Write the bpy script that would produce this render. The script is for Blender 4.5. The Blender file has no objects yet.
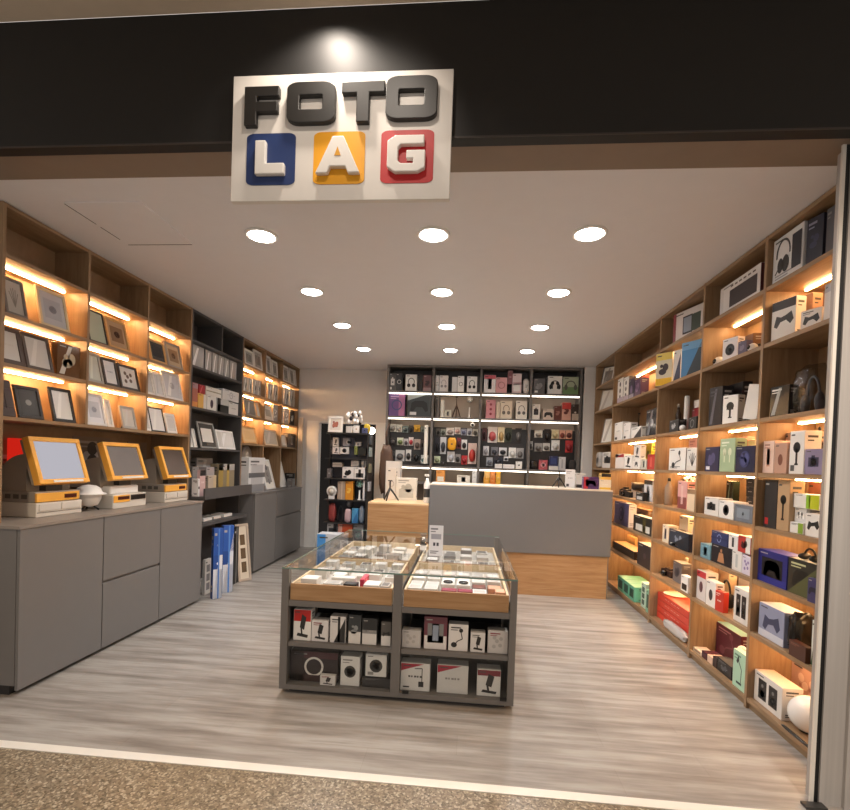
import bpy, bmesh, math, random
from mathutils import Vector, Matrix, noise
random.seed(7)
sc = bpy.context.scene
COL = sc.collection
PI = math.pi

# ------------------------------------------------------------------ camera
FOC, PITCH, YAW, ROLL, CX, CY = 484.4485, -.0194, -.0861, .0346, 425.035, 471.568
CAM = Vector((0, 0, 1.5))
_r0 = Vector((math.cos(YAW), -math.sin(YAW), 0))
_d = Vector((math.sin(YAW)*math.cos(PITCH), math.cos(YAW)*math.cos(PITCH), math.sin(PITCH)))
_u0 = Vector((-math.sin(PITCH)*math.sin(YAW), -math.sin(PITCH)*math.cos(YAW), math.cos(PITCH)))
RT = _r0*math.cos(ROLL) + _u0*math.sin(ROLL)
UP = _u0*math.cos(ROLL) - _r0*math.sin(ROLL)
def at(u, v, ax, val):
    r = _d + RT*((u-CX)/FOC) - UP*((v-CY)/FOC)
    i = 'xyz'.index(ax)
    return CAM + r*((val-CAM[i])/r[i])
def pr(p):
    q = Vector(p)-CAM; w = q.dot(_d)
    return (CX+FOC*q.dot(RT)/w, CY-FOC*q.dot(UP)/w)
cam = bpy.data.cameras.new('camera'); co = bpy.data.objects.new('camera', cam); COL.objects.link(co)
m = Matrix.Identity(4)
for i in range(3):
    m[i][0] = RT[i]; m[i][1] = UP[i]; m[i][2] = -_d[i]; m[i][3] = CAM[i]
co.matrix_world = m
cam.sensor_width = 36; cam.lens = FOC*36/850; cam.shift_x = (425-CX)/850; cam.shift_y = (CY-405)/850
cam.clip_start = .05
sc.camera = co
sc.view_settings.view_transform = 'Standard'; sc.view_settings.look = 'None'
sc.view_settings.gamma = 1; sc.view_settings.use_curve_mapping = False
sc.view_settings.exposure = 0.12

# ------------------------------------------------------------------ materials
def lin(h):
    h = h.lstrip('#')
    if len(h) == 3: h = ''.join(c*2 for c in h)
    v = [int(h[i:i+2], 16)/255 for i in (0, 2, 4)]
    return tuple(((c+.055)/1.055)**2.4 if c > .04045 else c/12.92 for c in v)+(1,)
_mc = {}
def M(h, rough=.45, metal=0.0, vary=.06):
    """A plain surface whose tone and gloss wander slightly with a noise texture."""
    k = (h, rough, metal, vary)
    if k in _mc: return _mc[k]
    mt = bpy.data.materials.new('surface_'+h); mt.use_nodes = True
    nt = mt.node_tree; b = nt.nodes['Principled BSDF']
    c = lin(h)
    b.inputs['Base Color'].default_value = c
    b.inputs['Metallic'].default_value = metal; b.inputs['Roughness'].default_value = rough
    tc = nt.nodes.new('ShaderNodeTexCoord'); n = nt.nodes.new('ShaderNodeTexNoise')
    n.inputs['Scale'].default_value = 9; n.inputs['Detail'].default_value = 2
    nt.links.new(tc.outputs['Object'], n.inputs['Vector'])
    mx = nt.nodes.new('ShaderNodeMix'); mx.data_type = 'RGBA'
    mx.inputs[6].default_value = tuple(x*(1-vary) for x in c[:3])+(1,)
    mx.inputs[7].default_value = tuple(min(1, x*(1+vary)) for x in c[:3])+(1,)
    nt.links.new(n.outputs['Fac'], mx.inputs[0]); nt.links.new(mx.outputs[2], b.inputs['Base Color'])
    _mc[k] = mt
    return mt
def nodemat(name):
    mt = bpy.data.materials.new(name); mt.use_nodes = True
    return mt, mt.node_tree, mt.node_tree.nodes['Principled BSDF']
def ramp(nt, stops):
    r = nt.nodes.new('ShaderNodeValToRGB'); e = r.color_ramp.elements
    while len(e) < len(stops): e.new(.5)
    for i, (p, h) in enumerate(stops): e[i].position = p; e[i].color = lin(h)
    return r
def wood(name, stops, scale=(3, 3, 40), rough=.45):
    mt, nt, b = nodemat(name)
    tc = nt.nodes.new('ShaderNodeTexCoord'); mp = nt.nodes.new('ShaderNodeMapping')
    mp.inputs['Scale'].default_value = scale
    nt.links.new(tc.outputs['Object'], mp.inputs['Vector'])
    n = nt.nodes.new('ShaderNodeTexNoise'); n.inputs['Scale'].default_value = 1; n.inputs['Detail'].default_value = 6
    n.inputs['Roughness'].default_value = .6; n.inputs['Distortion'].default_value = .6
    nt.links.new(mp.outputs['Vector'], n.inputs['Vector'])
    r = ramp(nt, stops); nt.links.new(n.outputs['Fac'], r.inputs['Fac'])
    nt.links.new(r.outputs['Color'], b.inputs['Base Color'])
    b.inputs['Roughness'].default_value = rough
    bp = nt.nodes.new('ShaderNodeBump'); bp.inputs['Strength'].default_value = .08; bp.inputs['Distance'].default_value = .002
    nt.links.new(n.outputs['Fac'], bp.inputs['Height']); nt.links.new(bp.outputs['Normal'], b.inputs['Normal'])
    return mt
OAK = wood('oak_upright', [(.3, '86694b'), (.5, '96795a'), (.7, 'a18565')], (34, 5, 3))
OAKH = wood('oak_lengthwise', [(.3, '86694b'), (.5, '96795a'), (.7, 'a18565')], (30, 3, 30))
OAKX = wood('oak_crosswise', [(.3, '967048'), (.5, 'a68058'), (.7, 'b28e66')], (2.5, 20, 34))
GREY = M('85817e', .5, vary=.03); DGREY = M('504d4c', .5, vary=.04); CHAR = M('262424', .5)
WHITE = M('e8e6e2', .5); BLACK = M('141313', .4)

def floor_mat():
    mt, nt, b = nodemat('grey_plank_floor')
    tc = nt.nodes.new('ShaderNodeTexCoord')
    br = nt.nodes.new('ShaderNodeTexBrick'); br.offset = .37; br.inputs['Scale'].default_value = 1
    br.inputs['Brick Width'].default_value = 1.25; br.inputs['Row Height'].default_value = .19
    br.inputs['Mortar Size'].default_value = .0015; br.inputs['Bias'].default_value = 0
    br.inputs['Color1'].default_value = lin('867e78'); br.inputs['Color2'].default_value = lin('958f8a'); br.inputs['Mortar'].default_value = lin('685e56')
    nt.links.new(tc.outputs['Object'], br.inputs['Vector'])
    mp = nt.nodes.new('ShaderNodeMapping'); mp.inputs['Scale'].default_value = (.8, 9, 1)
    nt.links.new(tc.outputs['Object'], mp.inputs['Vector'])
    n = nt.nodes.new('ShaderNodeTexNoise'); n.inputs['Scale'].default_value = 1.4; n.inputs['Detail'].default_value = 7; n.inputs['Roughness'].default_value = .62
    nt.links.new(mp.outputs['Vector'], n.inputs['Vector'])
    r = ramp(nt, [(.28, '605850'), (.45, '8c857e'), (.62, 'aeaaa4'), (.8, '7c756e')])
    nt.links.new(n.outputs['Fac'], r.inputs['Fac'])
    mx = nt.nodes.new('ShaderNodeMix'); mx.data_type = 'RGBA'; mx.inputs[0].default_value = .72
    nt.links.new(br.outputs['Color'], mx.inputs[6]); nt.links.new(r.outputs['Color'], mx.inputs[7])
    nt.links.new(mx.outputs[2], b.inputs['Base Color'])
    b.inputs['Roughness'].default_value = .42
    return mt
def speckle_mat():
    mt, nt, b = nodemat('speckled_terrazzo')
    tc = nt.nodes.new('ShaderNodeTexCoord')
    v = nt.nodes.new('ShaderNodeTexVoronoi'); v.inputs['Scale'].default_value = 110
    nt.links.new(tc.outputs['Object'], v.inputs['Vector'])
    sx = nt.nodes.new('ShaderNodeSeparateColor'); nt.links.new(v.outputs['Color'], sx.inputs['Color'])
    r = ramp(nt, [(.0, '5a4f3f'), (.35, '7d6f5c'), (.75, '8f806a'), (1., 'b9ac96')])
    nt.links.new(sx.outputs['Red'], r.inputs['Fac']); nt.links.new(r.outputs['Color'], b.inputs['Base Color'])
    b.inputs['Roughness'].default_value = .3
    return mt
def brushed(name, h, rough=.35, metal=.6):
    mt, nt, b = nodemat(name)
    tc = nt.nodes.new('ShaderNodeTexCoord'); mp = nt.nodes.new('ShaderNodeMapping'); mp.inputs['Scale'].default_value = (60, 60, .7)
    n = nt.nodes.new('ShaderNodeTexNoise'); n.inputs['Scale'].default_value = 1; n.inputs['Detail'].default_value = 3
    nt.links.new(tc.outputs['Object'], mp.inputs['Vector']); nt.links.new(mp.outputs['Vector'], n.inputs['Vector'])
    c = lin(h); mx = nt.nodes.new('ShaderNodeMix'); mx.data_type = 'RGBA'
    mx.inputs[6].default_value = tuple(x*.8 for x in c[:3])+(1,); mx.inputs[7].default_value = tuple(min(1, x*1.2) for x in c[:3])+(1,)
    nt.links.new(n.outputs['Fac'], mx.inputs[0]); nt.links.new(mx.outputs[2], b.inputs['Base Color'])
    b.inputs['Metallic'].default_value = metal; b.inputs['Roughness'].default_value = rough
    return mt
def emit(name, h, s):
    mt = bpy.data.materials.new(name); mt.use_nodes = True; nt = mt.node_tree; nt.nodes.clear()
    e = nt.nodes.new('ShaderNodeEmission'); e.inputs['Color'].default_value = lin(h); e.inputs['Strength'].default_value = s
    o = nt.nodes.new('ShaderNodeOutputMaterial'); nt.links.new(e.outputs[0], o.inputs[0])
    return mt
def glass(name, tint='fbfcfc', ior=1.45, rough=0.0, gain=1.0):
    """Thin sheet glass: clear straight through, mirror by Fresnel."""
    mt = bpy.data.materials.new(name); mt.use_nodes = True; nt = mt.node_tree; nt.nodes.clear()
    t = nt.nodes.new('ShaderNodeBsdfTransparent'); t.inputs['Color'].default_value = lin(tint)
    g = nt.nodes.new('ShaderNodeBsdfGlossy'); g.inputs['Roughness'].default_value = rough
    f = nt.nodes.new('ShaderNodeFresnel'); f.inputs['IOR'].default_value = ior
    ge = nt.nodes.new('ShaderNodeNewGeometry'); fb = nt.nodes.new('ShaderNodeMath'); fb.operation = 'SUBTRACT'; fb.inputs[0].default_value = 1.0
    nt.links.new(ge.outputs['Backfacing'], fb.inputs[1]); fb.use_clamp = False
    mu = nt.nodes.new('ShaderNodeMath'); mu.operation = 'MULTIPLY'; nt.links.new(fb.outputs[0], mu.inputs[1])
    mx = nt.nodes.new('ShaderNodeMixShader'); o = nt.nodes.new('ShaderNodeOutputMaterial')
    nt.links.new(f.outputs[0], mu.inputs[0]); nt.links.new(mu.outputs[0], mx.inputs[0]); nt.links.new(t.outputs[0], mx.inputs[1]); nt.links.new(g.outputs[0], mx.inputs[2])
    nt.links.new(mx.outputs[0], o.inputs[0])
    return mt
GLASS = glass('clear_glass'); GEDGE = M('6f8a82', .2)
PLASTIC = glass('clear_plastic_film', 'e4e4e4', 1.6, .12, 2.2)
SILVER = M('c9c9cb', .16, .9)
CHROME = M('d8d8d8', .08, 1.0)

# ------------------------------------------------------------------ mesh building
class MB:
    def __init__(s): s.v = []; s.f = []; s.m = []; s.mats = []; s.sm = []
    def mi(s, mt):
        if mt not in s.mats: s.mats.append(mt)
        return s.mats.index(mt)
    def add(s, vs, fs, mt, smooth=False):
        o = len(s.v); k = s.mi(mt); s.v += [tuple(p) for p in vs]
        for f in fs: s.f.append([o+i for i in f]); s.m.append(k); s.sm.append(smooth)
    def box(s, x0, x1, y0, y1, z0, z1, mt):
        s.add([(x0,y0,z0),(x1,y0,z0),(x1,y1,z0),(x0,y1,z0),(x0,y0,z1),(x1,y0,z1),(x1,y1,z1),(x0,y1,z1)],
              [(0,3,2,1),(4,5,6,7),(0,1,5,4),(1,2,6,5),(2,3,7,6),(3,0,4,7)], mt)
        return s
    def cbox(s, x0, x1, y0, y1, z0, z1, mt, c=.004):
        """box with chamfered edges"""
        bm = bmesh.new(); r = bmesh.ops.create_cube(bm, size=1)
        for v in bm.verts:
            v.co = Vector(((x0+x1)/2+v.co.x*(x1-x0), (y0+y1)/2+v.co.y*(y1-y0), (z0+z1)/2+v.co.z*(z1-z0)))
        bmesh.ops.bevel(bm, geom=bm.edges[:], offset=c, segments=2, affect='EDGES', profile=.5)
        bm.verts.index_update()
        s.add([v.co[:] for v in bm.verts], [[v.index for v in f.verts] for f in bm.faces], mt)
        bm.free(); return s
    def prism(s, pts, y0, y1, mt, mt_side=None):
        """pts in (x,z), counter-clockwise seen from -y; between y0 (front) and y1"""
        n = len(pts)
        vs = [(x, y0, z) for x, z in pts]+[(x, y1, z) for x, z in pts]
        s.add(vs, [list(range(n)), list(range(2*n-1, n-1, -1))], mt)
        s.add(vs, [(i, n+i, n+(i+1) % n, (i+1) % n) for i in range(n)], mt_side or mt)
        return s
    def flat(s, pts, y, mt):
        s.add([(x, y, z) for x, z in pts], [list(range(len(pts)))], mt); return s
    def lathe(s, prof, c=(0,0,0), n=20, mt=None, axis='z', cap=True):
        vs = []; fs = []
        for r, h in prof:
            for i in range(n):
                a = 2*PI*i/n; p = (r*math.cos(a), r*math.sin(a), h)
                if axis == 'y': p = (p[0], p[2], p[1])
                if axis == 'x': p = (p[2], p[0], p[1])
                vs.append((p[0]+c[0], p[1]+c[1], p[2]+c[2]))
        for j in range(len(prof)-1):
            for i in range(n): fs.append((j*n+i, j*n+(i+1) % n, (j+1)*n+(i+1) % n, (j+1)*n+i))
        if cap:
            fs.append(tuple(range(n-1, -1, -1))); k = (len(prof)-1)*n; fs.append(tuple(range(k, k+n)))
        s.add(vs, fs, mt, True); return s
    def ell(s, c, r, mt, n=16, m=10):
        prof = []
        vs = []; fs = []
        for j in range(m+1):
            t = PI*j/m
            for i in range(n):
                a = 2*PI*i/n
                vs.append((c[0]+r[0]*math.sin(t)*math.cos(a), c[1]+r[1]*math.sin(t)*math.sin(a), c[2]-r[2]*math.cos(t)))
        for j in range(m):
            for i in range(n): fs.append((j*n+i, j*n+(i+1) % n, (j+1)*n+(i+1) % n, (j+1)*n+i))
        s.add(vs, fs, mt, True); return s
    def tube(s, path, r, mt, n=8):
        path = [Vector(p) for p in path]; vs = []; fs = []
        for i, p in enumerate(path):
            t = (path[min(i+1, len(path)-1)]-path[max(i-1, 0)]).normalized()
            a = t.orthogonal().normalized() if i == 0 else (a-t*a.dot(t)).normalized()
            b = t.cross(a); rr = r[i] if isinstance(r, (list, tuple)) else r
            for k in range(n):
                q = p+(a*math.cos(2*PI*k/n)+b*math.sin(2*PI*k/n))*rr; vs.append(q[:])
        for i in range(len(path)-1):
            for k in range(n): fs.append((i*n+k, i*n+(k+1) % n, (i+1)*n+(k+1) % n, (i+1)*n+k))
        fs.append(tuple(range(n-1, -1, -1))); k = (len(path)-1)*n; fs.append(tuple(range(k, k+n)))
        s.add(vs, fs, mt, True); return s
    def tf(s, mat, start=0):
        s.v = s.v[:start]+[(mat @ Vector(p))[:] for p in s.v[start:]]; return s
    def build(s, name, parent=None, loc=None, rz=0):
        me = bpy.data.meshes.new(name); me.from_pydata(s.v, [], s.f)
        for mt in s.mats: me.materials.append(mt)
        me.polygons.foreach_set('material_index', s.m); me.polygons.foreach_set('use_smooth', s.sm)
        bm = bmesh.new(); bm.from_mesh(me)
        bmesh.ops.remove_doubles(bm, verts=bm.verts, dist=1e-6)
        bm.to_mesh(me); bm.free(); me.update()
        o = bpy.data.objects.new(name, me); COL.objects.link(o)
        if parent: o.parent = parent
        if loc is not None: o.location = loc
        o.rotation_euler.z = rz
        return o
def tag(o, label=None, cat=None, group=None, kind=None):
    if label: o['label'] = label
    if cat: o['category'] = cat
    if group: o['group'] = group
    if kind: o['kind'] = kind
    return o
def empty(name, loc=(0,0,0), rz=0):
    o = bpy.data.objects.new(name, None); COL.objects.link(o); o.location = loc; o.rotation_euler.z = rz
    o.empty_display_size = .1
    return o
def struct(name, mb): return tag(mb.build(name), kind='structure')
def copy_tree(o, parent=None):
    c = o.copy(); COL.objects.link(c)
    if parent: c.parent = parent
    for ch in o.children: copy_tree(ch, c)
    return c
def BX(*a): return MB().box(*a)

# ------------------------------------------------------------------ the room and the mall front
XL, XR, H = -2.857, 1.83, 3.0
struct('floor', BX(-3.4, 2.3, 2.26, 8.1, -.06, 0, floor_mat()))
struct('mall_floor', BX(-6, 6, -4, 2.2049, -.06, 0, speckle_mat()))
struct('trim_1', BX(-3.6, 1.62, 2.205, 2.2599, -.05, .004, M('e2ddd4', .4)))
CEIL = M('e4e2e4', .75, vary=.02)
struct('ceiling', BX(-3.4, 2.3, 2.52, 8.1, 3.0, 3.1, CEIL))
struct('trim_2', BX(-3.299, 2.199, 2.3001, 2.5199, 2.9945, 3.1, M('8a7868', .6)))
struct('wall_left', BX(-3.4, -3.3, 2.301, 8.1, 0, 3, M('8a7a6c', .7)))
struct('wall_right', BX(2.2, 2.3, 2.42, 8.1, 0, 3, M('8a7a6c', .7)))
WALLB = M('dcd8d4', .7, vary=.03)
wb = MB()
dx0, dx1, dz = -2.50, -1.53, 2.10
wb.box(-3.3, dx0, 7.98, 8.1, 0, 3, WALLB).box(dx1, 2.2, 7.98, 8.1, 0, 3, WALLB).box(dx0, dx1, 7.98, 8.1, dz, 3, WALLB)
struct('wall_back', wb)
struct('trim_7', BX(1.70, 2.199, 7.44, 7.46, 0, 2.999, WALLB))
fr = MB(); WT = M('f0eeea', .5)
fr.box(dx0-.2, dx0, 7.955, 7.98, 0, dz+.03, WT).box(dx1, dx1+.16, 7.955, 7.98, 0, dz+.03, WT).box(dx0, dx1, 7.955, 7.98, dz, dz+.03, WT)
struct('door_frame', fr)
struct('wall_store_room', BX(-3.3, -.9, 9.0, 9.05, 0, 3, M('1a1716', .8)))
# storefront
FASC = M('0b0a0a', .55, vary=.3)
struct('wall_front', BX(-5, 5, 2.24, 2.30, 2.982, 3.598, FASC))
struct('wall_front_right', BX(2.4001, 6, 2.33, 2.41, 0, 2.981, M('8f8a85', .6)))
struct('wall_front_left', BX(-6, -3.401, 2.301, 2.40, 0, 2.981, M('8f8a85', .6)))
struct('trim_3', BX(-5, 5, 2.236, 2.2399, 2.982, 2.99, M('3a3432', .4)))
struct('ceiling_mall', BX(-6, 6, -4, 2.24, 3.6, 3.7, M('dccbb6', .7)))
struct('trim_4', BX(1.617, 1.632, 2.335, 2.346, 0.004, 2.98, M('d8d2c8', .4, .2)))
struct('trim_5', BX(1.6321, 1.650, 2.337, 2.346, 0.004, 2.98, M('060606', .5)))
pm = MB(); BR = brushed('brushed_grey_metal', 'aaa5a0', .4, .25)
pm.box(1.6501, 1.745, 2.328, 2.414, .0, 2.98, BR).box(1.7451, 2.4, 2.31, 2.414, 0, 2.98, BR)
struct('pillar_right', pm)
struct('trim_6', BX(1.57, 1.66, 2.285, 2.327, 0.0041, .016, M('2c2a28', .4)))

# ceiling hatch: two dark gap lines and a flush panel
hb = MB(); hb.box(-2.49, -2.0, 2.76, 3.32, 2.9925, 2.9995, CEIL)
h = hb.build('ceiling_hatch'); tag(h, 'flush access hatch in the ceiling with thin dark edge lines', 'hatch')
gp = MB(); G0 = M('2a2420', .8)
gp.box(-2.494, -2.4901, 2.77, 3.02, 2.991, 2.9995, G0).box(-2.494, -2.4901, 3.06, 3.24, 2.991, 2.9995, G0).box(-2.49, -2.01, 3.3201, 3.325, 2.991, 2.9995, G0)
gp.build('edge_gap', h)

# downlights
LXS = [-1.443, -.275, .727]; LYS = [3.20, 4.267, 5.332, 6.45]
DL = emit('downlight_glow', 'fff8f2', 42)
rows = ['row by the entrance', 'second row from the entrance', 'third row from the entrance', 'row by the back wall']
cols = ['left', 'middle', 'right']
dl0 = None
for j, y in enumerate(LYS):
    for i, x in enumerate(LXS):
        if dl0 is None:
            dl0 = empty('downlight')
            rg = MB().lathe([(.082, 2.9995), (.108, 2.9995), (.108, 2.990), (.100, 2.986), (.082, 2.990), (.082, 2.9995)], (0,0,-3), 32, M('f2efe9', .4), cap=False); rg.build('trim_ring', dl0)
            MB().lathe([(.0819, -.004), (.0819, -.011), (.070, -.019), (.045, -.024), (.01, -.026)], (0,0,0), 32, DL).build('diffuser', dl0)
            o = dl0
        else: o = copy_tree(dl0)
        o.location = (x, y, 3.0)
        sl = bpy.data.lights.new('downlight_beam', 'SPOT'); sl.energy = 52; sl.spot_size = math.radians(128); sl.spot_blend = .55; sl.color = (1.0, .97, .94); sl.shadow_soft_size = .07
        so = bpy.data.objects.new('downlight_beam', sl); COL.objects.link(so); so.location = (x, y, 2.962)
        tag(o, 'round recessed ceiling downlight, %s of the %s' % (cols[i], rows[j]), 'ceiling light', 'recessed ceiling downlights')

# ------------------------------------------------------------------ fitted shelving
LED = emit('warm_led_strip', 'ffc88a', 88.0)
LEDR = emit('warm_led_strip_right', 'ffc88a', 54.0)
LEDW = emit('soft_led_strip', 'fff0dc', 5.5)
def side_unit(name, label, cat, sgn, xf, depth, y0, y1, divs, boards, z0, mt, mth, leds, dz0=None, z1=2.994, back=None, led_in=.15, t=.022, deepz=None):
    """sgn -1: unit on the left wall, +1: on the right wall. xf: front plane."""
    r = empty(name, (xf, y0, z0)); tag(r, label, cat)
    def bx(n, a, b, ya, yb, za, zb, m_):
        xs = sorted((sgn*a, sgn*b)); return BX(xs[0], xs[1], ya-y0, yb-y0, za-z0, zb-z0, m_).build(n, r)
    bx('back_panel', depth, depth+.018, y0, y1, (deepz+.001) if deepz else z0, z1, back or mt)
    if deepz: bx('lower_panel', .405, .42, y0, y1, z0, deepz, back or mt)
    for y in [y0, y1]:
        bx('side_panel', 0, depth, y-t/2, y+t/2, z0, z1, mt)
        if deepz: bx('side_panel', depth+.0001, .404, y-t/2+.001, y+t/2-.001, z0, deepz-.023, mt)
    for d in divs:
        y, za, zb = d if isinstance(d, tuple) else (d, dz0 or z0, z1)
        bx('divider', 0, depth, y-t/2, y+t/2, za, zb, mt)
    for b in boards:
        z, ya, yb = b if isinstance(b, tuple) else (b, y0, y1)
        bx('shelf_board', .003, depth-.001 if not (deepz and abs(z-deepz) < .01) else .40, ya+t/2, yb-t/2, z-t, z, mth)
    for z, ya, yb in leds:
        bx('led_strip', led_in, led_in+.016, ya, yb, z-t-.011, z-t-.0005, LED if sgn < 0 else LEDR)
    return r
ya = [2.742, 3.41, 4.09, 4.757]
leds = [(z, a+.04, b-.05) for z in (2.69, 2.335, 2.025) for a, b in zip(ya, ya[1:])]
side_unit('wall_shelf', 'oak shelving with lit rows of photo frames above the kiosks', 'shelf', -1, XL, .27, ya[0], ya[3], [(ya[1], 1.695, 2.994), (ya[2], 1.695, 2.994)],
          [2.69, 2.335, 2.025, 1.695, 2.994], 1.031, OAK, OAKH, leds, deepz=1.695)
# dark grey tall unit
u = side_unit('tall_shelf', 'dark grey open shelf unit between the two oak frame shelves', 'shelf', -1, XL, .30, 4.78, 5.895, [(5.38, 2.69, 2.994)],
              [2.69, 2.425, 1.997, 1.57, 2.994], .0, DGREY, DGREY, [])
BX(-.297, .17, .012, 1.10, 1.03, 1.06, DGREY).box(.15, .17, .012, 1.10, 1.0601, 1.146, DGREY).build('display_tray', u)
BX(-.29, .12, .012, 1.10, .74, .775, DGREY).build('shelf_lip', u)
# far oak unit
yf = [5.918, 6.59, 7.225, 7.94]
leds = [(z, a+.05, b-.05) for z in (2.68, 2.33, 2.03) for a, b in zip(yf, yf[1:])]
side_unit('wall_shelf', 'far left oak shelving of small frames beside the back wall', 'shelf', -1, XL, .27, yf[0], yf[3], yf[1:3],
          [2.68, 2.33, 2.03, 1.665, 2.994], 1.031, OAK, OAKH, leds)
BX(-.035, .035, -.02, .02, 0, 2.17, M('cfc0ae', .5)).build('corner_post', None, (-2.80, 7.93, .0))
tag(bpy.data.objects['corner_post'], 'pale upright post closing the far end of the left shelves', 'post')
# right oak unit
yr = [2.43, 3.25, 4.05, 4.92, 6.40, 7.30]
RZ = [2.67, 2.315, 1.85, 1.505, 1.17, .83, .495, .07]
leds = []
for z in (2.67, 1.85, 1.505, 1.17, .83, .495):
    for a, b in zip(yr, yr[1:-1]): leds.append((z, a+.06, b-.06))
ru = side_unit('wall_shelf', 'oak shelving filling the right wall with boxed electronics', 'shelf', 1, XR, .33, yr[0], yr[-1], yr[1:-1], RZ+[2.994], .0, OAK, OAKH, leds, led_in=.2, t=.026)
BX(.02, .04, .0, yr[-1]-yr[0], 0, .044, M('8d7457', .5)).build('plinth', ru)

# ------------------------------------------------------------------ back wall shelving
BXS = [-1.27, -.564, .172, .925, 1.665]; YB = 7.47
bk = empty('back_shelf', (.2, YB, 0)); tag(bk, 'grey shelving of headphones and accessories behind the counter', 'shelf')
GB = M('6d6864', .5, vary=.03)
def kb(n, x0, x1, y0, y1, z0, z1, m_): return BX(x0-.2, x1-.2, y0, y1, z0, z1, m_).build(n, bk)
BEI = M('b5a697', .7)
kb('back_panel', BXS[0], BXS[-1], .30, .32, 0, 2.58, BEI); kb('back_panel', BXS[0], BXS[-1], .30, .32, 2.5801, 2.994, CHAR)
for i, x in enumerate(BXS): kb('side_panel' if i in (0, 4) else 'divider', x-.017, x+.017, 0, .299, 0, 2.994, GB)
for z in (2.994, 2.597, 2.205, 1.446, 1.19):
    for a, b in zip(BXS, BXS[1:]): kb('shelf_board', a+.0171, b-.0171, .004, .298, z-.03, z, GB)
for z in (2.597, 2.205, 1.446):
    for a, b in zip(BXS, BXS[1:]): kb('led_strip', a+.02, b-.02, .012, .03, z-.048, z-.0305, LEDW)
for a, b in zip(BXS, BXS[1:]): kb('pegboard', a+.02, b-.02, .20, .215, 1.4465, 2.06, CHAR)

# ------------------------------------------------------------------ base cabinets on the left
XC = -2.66; CB = M('726f6d', .5, vary=.03)
def cabinet(label, y0, y1, fronts, ztop=1.012, xback=-3.29):
    r = empty('base_cabinet', ((XC+xback)/2, y0, 0)); tag(r, label, 'cabinet', 'grey base cabinets')
    ox = (XC+xback)/2
    BX(xback-ox, XC-.021-ox, 0.001, y1-y0-.001, .06, ztop, CB).build('carcass', r)
    BX(xback-ox, XC-.06-ox, 0.01, y1-y0-.01, 0, .06, CHAR).build('plinth', r)
    for n, a, b in fronts:
        MB().cbox(XC-.02-ox, XC-ox, .004, y1-y0-.004, a, b, CB, .002).build(n, r)
    return r
cabinet('grey base cabinet with one tall plain door, under the largest kiosk', 2.68, 3.36, [('door', .03, 1.010)])
cabinet('grey base cabinet with two deep drawers, second from the entrance', 3.3601, 4.03, [('drawer', .03, .515), ('drawer', .535, 1.010)])
cabinet('grey base cabinet with one door, standing beside the blue roll boxes', 4.0301, 4.70, [('door', .03, 1.010)])
tp = BX(-3.29, XC+.006, 2.672, 4.71, 1.0125, 1.03, M('8b8178', .4)).build('cabinet_worktop')
tag(tp, 'long thin worktop lying on the three base cabinets by the entrance', 'worktop')
cabinet('far grey base cabinet with plain door, next to the leaning poster board', 5.925, 6.62, [('door', .03, 1.010)])
cabinet('far grey base cabinet with two drawers, at the end of the left wall', 6.6201, 7.66, [('drawer', .04, .64), ('drawer', .66, 1.010)])
tp = BX(-3.29, XC+.006, 5.915, 7.67, 1.0125, 1.03, CB).build('cabinet_worktop')
tag(tp, 'grey worktop on the far cabinets under the small frames', 'worktop')

# ------------------------------------------------------------------ counters
ct = empty('service_counter', (.62, 5.67, 0)); tag(ct, 'tall grey service counter with oak base in front of the back shelves', 'counter')
GC = M('6e6e6f', .45, vary=.02)
MB().cbox(-1.046, 1.044, 0, .03, .49, 1.235, GC, .003).build('front_panel', ct)
BX(-1.03, 1.02, .02, .05, .0, .489, OAKX).build('base_panel', ct)
BX(-1.035, 1.0, .0501, .075, .0, .03, CHAR).build('plinth', ct)
MB().cbox(-1.046, 1.044, 0, .55, 1.2355, 1.252, M('d8cdbd', .4), .003).build('countertop', ct)
BX(-1.04, -1.02, .0505, .54, .0, 1.235, GC).build('side_panel', ct); BX(1.02, 1.04, .0505, .54, .0, 1.235, GC).build('side_panel', ct)
lo = empty('side_counter', (-.795, 5.67, 0)); tag(lo, 'low oak counter joining the left end of the grey counter', 'counter')
MB().cbox(-.362, .362, 0, .03, 0.02, .985, OAKX, .003).build('front_panel', lo)
MB().cbox(-.362, .362, 0, .60, .9855, 1.005, M('d3b48a', .4), .003).build('countertop', lo)
BX(-.36, -.34, .0305, .59, 0, .985, OAKX).build('side_panel', lo)
# ------------------------------------------------------------------ glass island
IX0, IX1, IY0, IY1, IZ = -1.141, .333, 2.964, 4.741, .806
ic = empty('display_case', ((IX0+IX1)/2, IY0, 0)); tag(ic, 'grey framed glass display case standing in the middle of the shop floor', 'display case')
icx = (IX0+IX1)/2
def ib(n, x0, x1, y0, y1, z0, z1, m_, par=ic): return BX(x0-icx, x1-icx, y0-IY0, y1-IY0, z0, z1, m_).build(n, par)
IG = M('6e6a67', .5, vary=.03); LW = M('d9c3a0', .5); MX = -.4
ib('plinth', IX0+.05, IX1-.05, IY0+.05, IY1-.05, 0, .03, CHAR)
ib('bottom_board', IX0, IX1, IY0+.002, IY1, .03, .06, IG)
for x0, x1 in ((IX0, IX0+.045), (MX-.028, MX+.028), (IX1-.04, IX1)):
    for y0 in (IY0, IY1-.045): ib('post', x0, x1, y0, y0+.045, .0601 if y0 > IY0 else .0601, .796, IG)
ib('centre_panel', MX-.02, MX+.02, IY0+.046, IY1-.046, .0602, .58, IG)
ib('side_panel', IX0+.005, IX0+.025, IY0+.046, IY1-.046, .0602, .60, IG); ib('side_panel', IX1-.025, IX1-.005, IY0+.046, IY1-.046, .0602, .60, IG)
bays = ((IX0+.046, MX-.029), (MX+.029, IX1-.041))
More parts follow.
